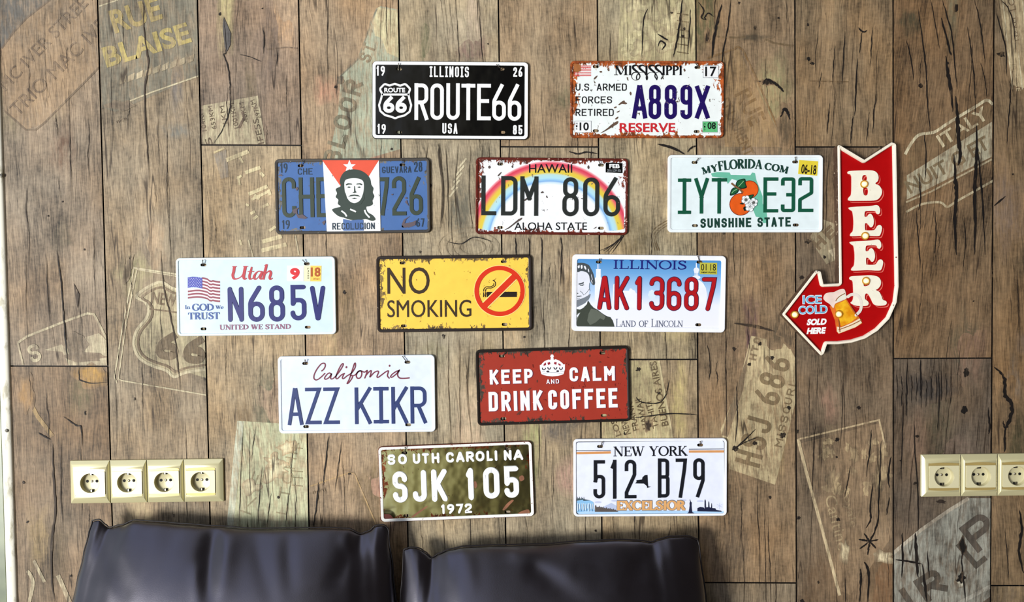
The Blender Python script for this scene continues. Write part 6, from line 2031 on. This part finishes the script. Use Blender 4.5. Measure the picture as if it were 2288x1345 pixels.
def sign_text(name, t, x0, y0, x1, y1, h, mat, n, bold, shear=0, parent=None):
    a, b = Vector(cb_(x0, y0, n)), Vector(cb_(x1, y1, n))
    d = (b - a)
    Ln = d.length
    d /= Ln
    up = Vector((-d.y, d.x))
    vs, fs = outline_text(t, bold, shear)
    X0, X1, Y0, Y1 = min(v[0] for v in vs), max(v[0] for v in vs), min(v[1] for v in vs), max(v[1] for v in vs)
    mb = MB()
    for v in vs:
        q = a + d * ((v[0] - X0) / (X1 - X0) * Ln) + up * ((v[1] - Y0) / (Y1 - Y0) * h / 5.173 * PXM)
        mb.vert(q.x, q.y, n)
    for f in fs:
        mb.face(f)
    return mb.build(name, mat, parent or SGN)


M_ICE, M_ICEW, M_SW = paint('ice_blue', (112, 184, 220), .35, var=.25), paint('ice_white', (226, 236, 244), .35), paint('sign_white', (250, 250, 248), .35)
for t, x0, y0, x1, y1, h in (('ICE', 330, 668, 546, 664, 96), ('COLD', 282, 788, 614, 776, 94)):
    w = sign_text('word', t, x0 - 5, y0 + 5, x1 + 5, y1 + 5, h + 10, M_ICEW, FACE + .0005, .05)
    sign_text('word_fill', t, x0 + 4, y0 - 4, x1 - 4, y1 - 4, h - 8, M_ICE, FACE + .0008, .012, 0, w)
for t, x0, y0, x1, y1, h in (('SOLD', 374, 916, 606, 910, 76), ('HERE', 372, 1018, 602, 1010, 74)):
    sign_text('word', t, x0, y0, x1, y1, h, M_SW, FACE + .0004, .06, .25)
MUG = sign_poly('beer_mug_picture', [(688, 690), (700, 655), (830, 606), (872, 670), (905, 730), (975, 815), (1000, 850), (1018, 890), (940, 940), (745, 1014), (722, 985), (704, 860), (640, 690)], paint('glass_orange_edge', (214, 110, 40), .35, var=.2), FACE + .0010, 0, None, FACE)
BEER = NT('beer_amber_print')
tc = BEER.n('TexCoord').outputs['Object']
BEER.l(BEER.mix(BEER.mapr(BEER.noise(tc, 70, 3), .35, .65), lin((250, 196, 40)), lin((226, 142, 10))), BEER.b.inputs['Base Color'])
BEER.b.inputs['Roughness'].default_value = .35
sign_poly('beer_fill', [(696, 690), (716, 668), (828, 622), (862, 680), (900, 742), (955, 825), (880, 884), (772, 926), (740, 810)], BEER.m, FACE + .0014, 0, MUG)
sign_poly('foam', [(566, 600), (588, 552), (640, 534), (690, 530), (745, 504), (808, 496), (830, 560), (834, 606), (760, 640), (702, 668), (684, 716), (640, 670), (590, 636)], paint('foam_cream', (238, 214, 200), .4, var=.08), FACE + .0018, 3, MUG)
sign_poly('glass_rim', [(702, 660), (718, 610), (740, 572), (800, 536), (826, 560), (832, 602), (760, 634)], paint('glass_rim_print', (232, 232, 214), .35), FACE + .0022, 0, MUG)
sign_poly('glass_base', [(724, 930), (770, 940), (900, 884), (985, 834), (1012, 886), (940, 936), (745, 1010), (724, 984)], paint('glass_base_print', (240, 222, 190), .35), FACE + .0018, 0, MUG)
mb = MB()
mb.stroke(spline([cb_(x, y, FACE) for x, y in [(846, 584), (880, 562), (930, 558), (975, 590), (1000, 660), (990, 740), (940, 796)]], False, 5), 34 / 5.173 * PXM, FACE + .0020, None, 'round')
mb.build('handle', paint('handle_print', (236, 226, 212), .35, var=.1), MUG)
mb = MB()
for pts in ([(738, 850), (752, 990)], [(876, 690), (950, 800)], [(706, 632), (722, 604), (760, 572), (806, 548)], [(740, 965), (880, 912), (1000, 852)]):
    mb.stroke(spline([cb_(x, y, FACE) for x, y in pts], False, 4), 9 / 5.173 * PXM, FACE + .0026, None, 'round')
mb.build('glass_lines', paint('glass_line_print', (150, 82, 40), .4), MUG)
M_GOLD = paint('brass_ring', (206, 160, 64), .25, .8)
M_BULB = paint('warm_bulb', (255, 238, 190), .2, emis=((255, 226, 150), .5))
for px, py in ((1932, 411), (1934, 527), (1936, 627.5), (1875, 702), (1776.5, 703)):
    c = sq(px, py, FACE + .004)
    mb = MB()
    for k in range(1):
        rings = [[(c[0] + r * cos(2 * pi * q / 24), c[1] + r * sin(2 * pi * q / 24), n) for q in range(24)] for r, n in ((.0078, FACE), (.0078, FACE + .003), (.0068, FACE + .004), (.0056, FACE + .003), (.0054, FACE + .0015))]
        mb.loft(rings)
    for i in range(len(mb.f)):
        mb.f[i] = mb.f[i]
    ring_ = mb.build('bulb_socket', M_GOLD, SGN, 50)
    mb = MB()
    mb.dome(c[0], c[1], FACE + .0015, .0053, .0085, 20, 6)
    mb.build('bulb', M_BULB, ring_, 'all')


# ------------------------------------------------------------------ socket strips
M_SOCK = paint('champagne_plastic', (214, 206, 160), .28, .25, spec=.6, var=.015)
M_SOCKC = paint('champagne_cover', (226, 218, 176), .3, .12, var=.015)
M_CUP = paint('socket_cup', (206, 198, 158), .3, .1)
M_HOLE = paint('pin_hole_black', (6, 5, 4), .7)
M_BRASS = paint('contact_metal', (180, 172, 150), .25, .9)
M_STRIPG = paint('gold_trim', (212, 186, 116), .25, .45)


def rect(x0, y0, x1, y1, n, r=0, seg=3):
    if r:
        return [(x, y, n) for x, y in rounded([(x0, y0, r), (x1, y0, r), (x1, y1, r), (x0, y1, r)], True, seg)]
    return [(x0, y0, n), (x1, y0, n), (x1, y1, n), (x0, y1, n)]


def socket_strip(tl, pitch, h, count, label, slope):
    """a wall frame of earthed sockets; tl = its upper left corner in the photo, pitch and h in pixels"""
    c = P(tl[0], tl[1], .006)
    root = empty('socket_strip', Matrix.Translation((c.x, 0, c.z)) @ Matrix.Rotation(slope, 4, 'Y'), label, 'power socket')
    pw, hh = pitch * PXM * .996, h * PXM * .996
    ex_ = .0085                 # the two ends of the frame are wider than a cell border
    W_ = pw * count + 2 * ex_ - .006
    mb = MB()
    o = [rect(0, -hh, W_, 0, 0, .002), rect(0, -hh, W_, 0, .0035, .002), rect(.0006, -hh + .0006, W_ - .0006, -.0006, .0045, .0018)]
    mb.loft(o)
    x = 0
    cells = []
    for i in range(count):
        x1 = x + pw + (ex_ - .003 if i in (0, count - 1) else 0)
        ox0 = x + (.0115 if i == 0 else .0062)
        ox1 = x1 - (.0135 if i == count - 1 else .0062)
        oy0, oy1 = -hh + .0145, -.0165
        prof = [(0, .0045), (.3, .0068), (.6, .0086), (.85, .0096), (1, .0098)]
        rs = []
        for t, n in prof:
            a = lambda p_, q_: p_ + (q_ - p_) * t
            rs.append(rect(a(x + .0006, ox0), a(-hh + .0006, oy0), a(x1 - .0006, ox1), a(-.0006, oy1), n))
        rs.append(rect(ox0 + .0004, oy0 + .0004, ox1 - .0004, oy1 - .0004, .0085))
        mb.loft(rs)
        cells.append((ox0, oy0, ox1, oy1))
        x = x1
    mb.build('frame', M_SOCK, root, 25)
    for ox0, oy0, ox1, oy1 in cells:
        m = .0008
        y0, y1 = oy0 + .0045, oy1 - .0045
        cx, cy = (ox0 + ox1) / 2, (y0 + y1) / 2
        R = .0193
        mb = MB()
        N_ = .0116
        hole = [(cx + R * cos(2 * pi * k / 40), cy + R * sin(2 * pi * k / 40)) for k in range(40)]
        out = [(a[0], a[1]) for a in rect(ox0 + m, y0, ox1 - m, y1, N_, .0012)]
        mb.fill([out, hole], N_, 0, .0085)
        ins = mb.build('socket_insert', M_SOCKC, root)
        mb = MB()
        ring = lambda r, n: [(cx + r * cos(2 * pi * k / 40), cy + r * sin(2 * pi * k / 40), n) for k in range(40)]
        rr = mb.loft([ring(R + .0006, N_ + .0001), ring(R, N_ - .0004), ring(R - .0008, .0032), ring(R - .0022, .0024)])
        mb.face(rr[-1])
        mb.build('cup', M_CUP, ins, 40)
        for s_ in (-1, 1):
            mb = MB()
            mb.fill([circle(cx + s_ * .0093, cy + .002, .0029, n=20)], .0027)
            mb.build('pin_hole', M_HOLE, ins)
        mb = MB()
        mb.dome(cx, cy + .002, .0024, .0027, .0012, 16, 3)
        scr_ = mb.build('centre_screw', M_BRASS, ins, 60)
        for s_ in (-1, 1):
            mb = MB()
            yb = cy + s_ * (R - .0028)
            mb.loft([rect(cx - .0036, yb - .0026, cx + .0036, yb + .0026, .0025), rect(cx - .0036, yb - .0026, cx + .0036, yb + .0026, .0042)])
            mb.fill([[(cx - .0036, yb - .0026), (cx + .0036, yb - .0026), (cx + .0036, yb + .0026), (cx - .0036, yb + .0026)]], .0042)
            ec = mb.build('earth_recess', M_HOLE, ins)
            mb = MB()
            mb.loft([rect(cx - .0013, yb - .0022, cx + .0013, yb + .0026, .003), rect(cx - .0011, yb - .0018, cx + .0011, yb + .0026, .0066)])
            mb.fill([[(cx - .0011, yb - .0018), (cx + .0011, yb - .0018), (cx + .0011, yb + .0026), (cx - .0011, yb + .0026)]], .0066)
            mb.build('earth_clip', M_BRASS, ins)
        for ya, yb, bow in ((y1 + .0002, oy1 - .0004, .0016), (y0 - .0002, oy0 + .0004, -.0016)):
            mb = MB()
            top = [(ox0 + m + (ox1 - ox0 - 2 * m) * k / 12, yb + bow * (1 - (k / 6 - 1) ** 2)) for k in range(13)]
            pts = [(ox0 + m, ya), (ox1 - m, ya)] + top[::-1] if bow > 0 else top + [(ox1 - m, ya), (ox0 + m, ya)]
            mb.fill([pts], .0104, 0, .0086)
            mb.build('trim_strip', M_STRIPG, ins)
    return root


socket_strip((155.3, 1029.8), 82.2, 96.4, 4, 'four-gang champagne socket strip above the left leather cushion', -.002)
socket_strip((2059.5, 1016.2), 83.2, 96.0, 4, 'champagne socket strip cut off by the right edge of the photo', -.001)


# ------------------------------------------------------------------ sofa and cushions
LEA = NT('dark_leather')
tc = LEA.n('TexCoord').outputs['Object']
nz = LEA.noise(tc, 9, 3)
LEA.l(LEA.mix(LEA.mapr(nz, .3, .7), lin((9, 6, 9)), lin((14, 9, 12))), LEA.b.inputs['Base Color'])
LEA.l(LEA.mapr(LEA.noise(tc, 30, 3), .3, .7, .27, .35), LEA.b.inputs['Roughness'])
LEA.b.inputs['Specular IOR Level'].default_value = .85
LEA.b.inputs['Specular Tint'].default_value = (.86, .80, 1.0, 1)
bp = LEA.n('Bump')
bp.inputs['Strength'].default_value = .12
bp.inputs['Distance'].default_value = .0008
LEA.l(LEA.noise(tc, 520, 2), bp.inputs['Height'])
LEA.l(bp.outputs[0], LEA.b.inputs['Normal'])
LEA.b.inputs['Coat Weight'].default_value = .8
LEA.b.inputs['Coat Roughness'].default_value = .34
M_LEA = LEA.m
M_PIPE = paint('seam_leather', (20, 14, 15), .45)


def lerp_tab(tab, x):
    if x <= tab[0][0]:
        return tab[0][1]
    for a, b in zip(tab, tab[1:]):
        if x <= b[0]:
            t = (x - a[0]) / (b[0] - a[0])
            t = t * t * (3 - 2 * t)
            return a[1] + (b[1] - a[1]) * t
    return tab[-1][1]


def cushion(label, left, right, top, folds, bottom_z, thick=.07):
    """a slack leather cushion leaning on the wall: left/right/top are photo outlines at the height of its seam"""
    NS = .055
    NU, NV = 84, 44
    zt = lambda px: P(px, lerp_tab(top, px), NS).z
    mb = MB()
    idx = {}
    xm_t = [left[0][1], right[0][1]]

    def edge_x(tab, z):
        # photo x of the side at world height z
        y = 672 - (z - P(1144, 672, NS).z) / (PXM * (1.6 - NS) / 1.6)
        return lerp_tab([(a, b) for a, b in tab], y)

    def point(u, v, side):
        xl, xr = left[0][1] + 6, right[0][1] - 6
        px_t = xl + (xr - xl) * u
        z_top = zt(px_t)
        z = bottom_z + (z_top - bottom_z) * v
        a, b = edge_x(left, z), edge_x(right, z)
        px = a + (b - a) * u
        yy = 672 - (z - P(1144, 672, NS).z) / (PXM * (1.6 - NS) / 1.6)
        x = P(px, 672, NS).x
        f = lambda t, p_: max(0, 1 - abs(2 * t - 1) ** p_)
        th = thick * f(u, 3.2) ** .6 * f(v, 3.0) ** .72
        # pinched corners
        cu_, cv_ = min(u, 1 - u), min(v, 1 - v)
        nc = .050 + .10 * (1 - v)
        w = 0
        if side > 0:
            for (ax, ay, bx, by, wd_, am) in folds:
                dx, dy = bx - ax, by - ay
                L2 = dx * dx + dy * dy
                t = max(0, min(1, ((px - ax) * dx + (yy - ay) * dy) / L2))
                dd = hypot(px - ax - dx * t, yy - ay - dy * t)
                w += .62 * am * math.exp(-(dd / (1.25 * wd_)) ** 2) * (1 - .7 * t)
        n = nc + side * th * (1.0 if side > 0 else .85) + w * min(1, th / (.5 * thick))
        return (x, z, max(n, .004))
    for side in (1, -1):
        for i in range(NU + 1):
            for j in range(NV + 1):
                u = .5 - .5 * cos(pi * i / NU)
                u = .5 * u + .5 * i / NU
                v = .5 - .5 * cos(pi * j / NV)
                v = .5 * v + .5 * j / NV
                rim = i in (0, NU) or j in (0, NV)
                k = (i, j, 0 if rim else side)
                if k not in idx:
                    idx[k] = mb.vert(*point(u, v, side))
        for i in range(NU):
            for j in range(NV):
                q = [(i, j), (i + 1, j), (i + 1, j + 1), (i, j + 1)]
                ids = [idx[(a, b, 0 if a in (0, NU) or b in (0, NV) else side)] for a, b in q]
                mb.face(ids if side > 0 else ids[::-1])
    body_pts = [mb.v[idx[(0, j, 0)]] for j in range(NV + 1)] + [mb.v[idx[(i, NV, 0)]] for i in range(1, NU + 1)] + [mb.v[idx[(NU, j, 0)]] for j in range(NV - 1, -1, -1)]
    c = Vector((sum(q[0] for q in body_pts) / len(body_pts), -.13, bottom_z))
    root = empty('leather_cushion', Matrix.Translation(c), label, 'cushion', None)
    mb.v = [(q[0] - c.x, q[1] - c.y, q[2] - c.z) for q in mb.v]
    o = mb.build('cushion_cover', M_LEA, root, 'all')
    ss = o.modifiers.new('soft', 'SUBSURF')
    ss.levels = ss.render_levels = 1
    mb = MB()
    pts = [Vector(q) - c for q in body_pts]
    prev = None
    for i, q in enumerate(pts):
        d = (pts[min(i + 1, len(pts) - 1)] - pts[max(i - 1, 0)]).normalized()
        a = Vector((0, 1, 0))
        b = d.cross(a).normalized()
        row = []
        for k in range(8):
            t = 2 * pi * k / 8
            w = q + (a * cos(t) + b * sin(t)) * .0014
            row.append(mb.vert(w.x, w.z, -w.y))
        if prev:
            for k in range(8):
                mb.face((prev[k], prev[(k + 1) % 8], row[(k + 1) % 8], row[k]))
        prev = row
    mb.build('seam_piping', M_PIPE, root, 'all')
    return root


SEAT = .44
cushion('brown-black leather cushion below the four-gang socket strip',
        [(1160, 192), (1185, 186), (1230, 178), (1290, 168), (1345, 160), (1500, 150), (1800, 160)],
        [(1160, 856), (1200, 862), (1270, 872), (1345, 880), (1500, 876), (1800, 866)],
        [(190, 1176), (200, 1164), (214, 1162), (226, 1172), (238, 1180), (262, 1174), (292, 1163), (340, 1166), (400, 1171), (470, 1176), (560, 1182), (640, 1181), (720, 1180), (764, 1182), (788, 1194), (806, 1188), (826, 1175), (842, 1174), (854, 1186), (858, 1200)],
        [(218, 1186, 300, 1280, 16, -.014), (472, 1176, 484, 1290, 15, -.022), (510, 1180, 512, 1270, 20, .010), (570, 1190, 620, 1300, 14, -.006), (640, 1190, 660, 1280, 12, -.006), (800, 1198, 756, 1270, 14, -.014), (764, 1196, 800, 1240, 8, .006), (292, 1170, 420, 1215, 22, .005), (455, 1250, 480, 1345, 9, .005)],
        SEAT + .004)
cushion('black leather cushion right of the other one, below the two lowest plates',
        [(1220, 894), (1260, 893), (1345, 888), (1500, 890), (1800, 900)],
        [(1200, 1556), (1240, 1562), (1345, 1570), (1500, 1574), (1800, 1566)],
        [(894, 1242), (902, 1228), (918, 1224), (934, 1226), (950, 1236), (962, 1248), (978, 1238), (1002, 1228), (1034, 1222), (1100, 1219), (1200, 1217), (1300, 1210), (1380, 1207), (1424, 1209), (1446, 1213), (1464, 1206), (1490, 1200), (1530, 1199), (1550, 1206), (1558, 1220)],
        [(958, 1254, 1000, 1345, 20, -.018), (1150, 1230, 1260, 1262, 12, .010), (1040, 1236, 1050, 1290, 12, .005), (1450, 1222, 1400, 1290, 18, -.014), (1190, 1260, 1300, 1330, 16, -.008)],
        SEAT + .004)

sofa = empty('sofa', Matrix.Translation((P(860, 672).x, -.40, 0)), 'dark leather sofa seat under the two cushions', 'sofa')
mb = MB()


def soft_box(mb, x0, x1, n0, n1, z0, z1, r=.02):
    def rr(ins, z):
        return [(x, n, z) for x, n in rounded([(x0 + ins, n0 + ins, r), (x1 - ins, n0 + ins, r), (x1 - ins, n1 - ins, r), (x0 + ins, n1 - ins, r)], True, 4)]
    rows = [rr(r * .5, z0), rr(0, z0 + r * .6), rr(0, z1 - r), rr(r * .3, z1 - r * .3), rr(r, z1)]
    ids = [[mb.vert(x, z, n) for x, n, z in row] for row in rows]
    m = len(ids[0])
    for a in range(len(ids) - 1):
        for i in range(m):
            j = (i + 1) % m
            mb.face((ids[a][i], ids[a + 1][i], ids[a + 1][j], ids[a][j]))
    mb.face(ids[-1][::-1])
    mb.face(ids[0])


soft_box(mb, -.72, .74, -.375, .30, .10, SEAT, .03)
mb.build('seat_base', M_LEA, sofa, 40)
for sx_, sn_ in ((-.64, -.32), (.66, -.32), (-.64, .24), (.66, .24)):
    mb = MB()
    mb.tube((sx_, 0, sn_), (sx_, .105, sn_), .018, .026, 16)
    mb.build('leg', M_DARK, sofa, 50)
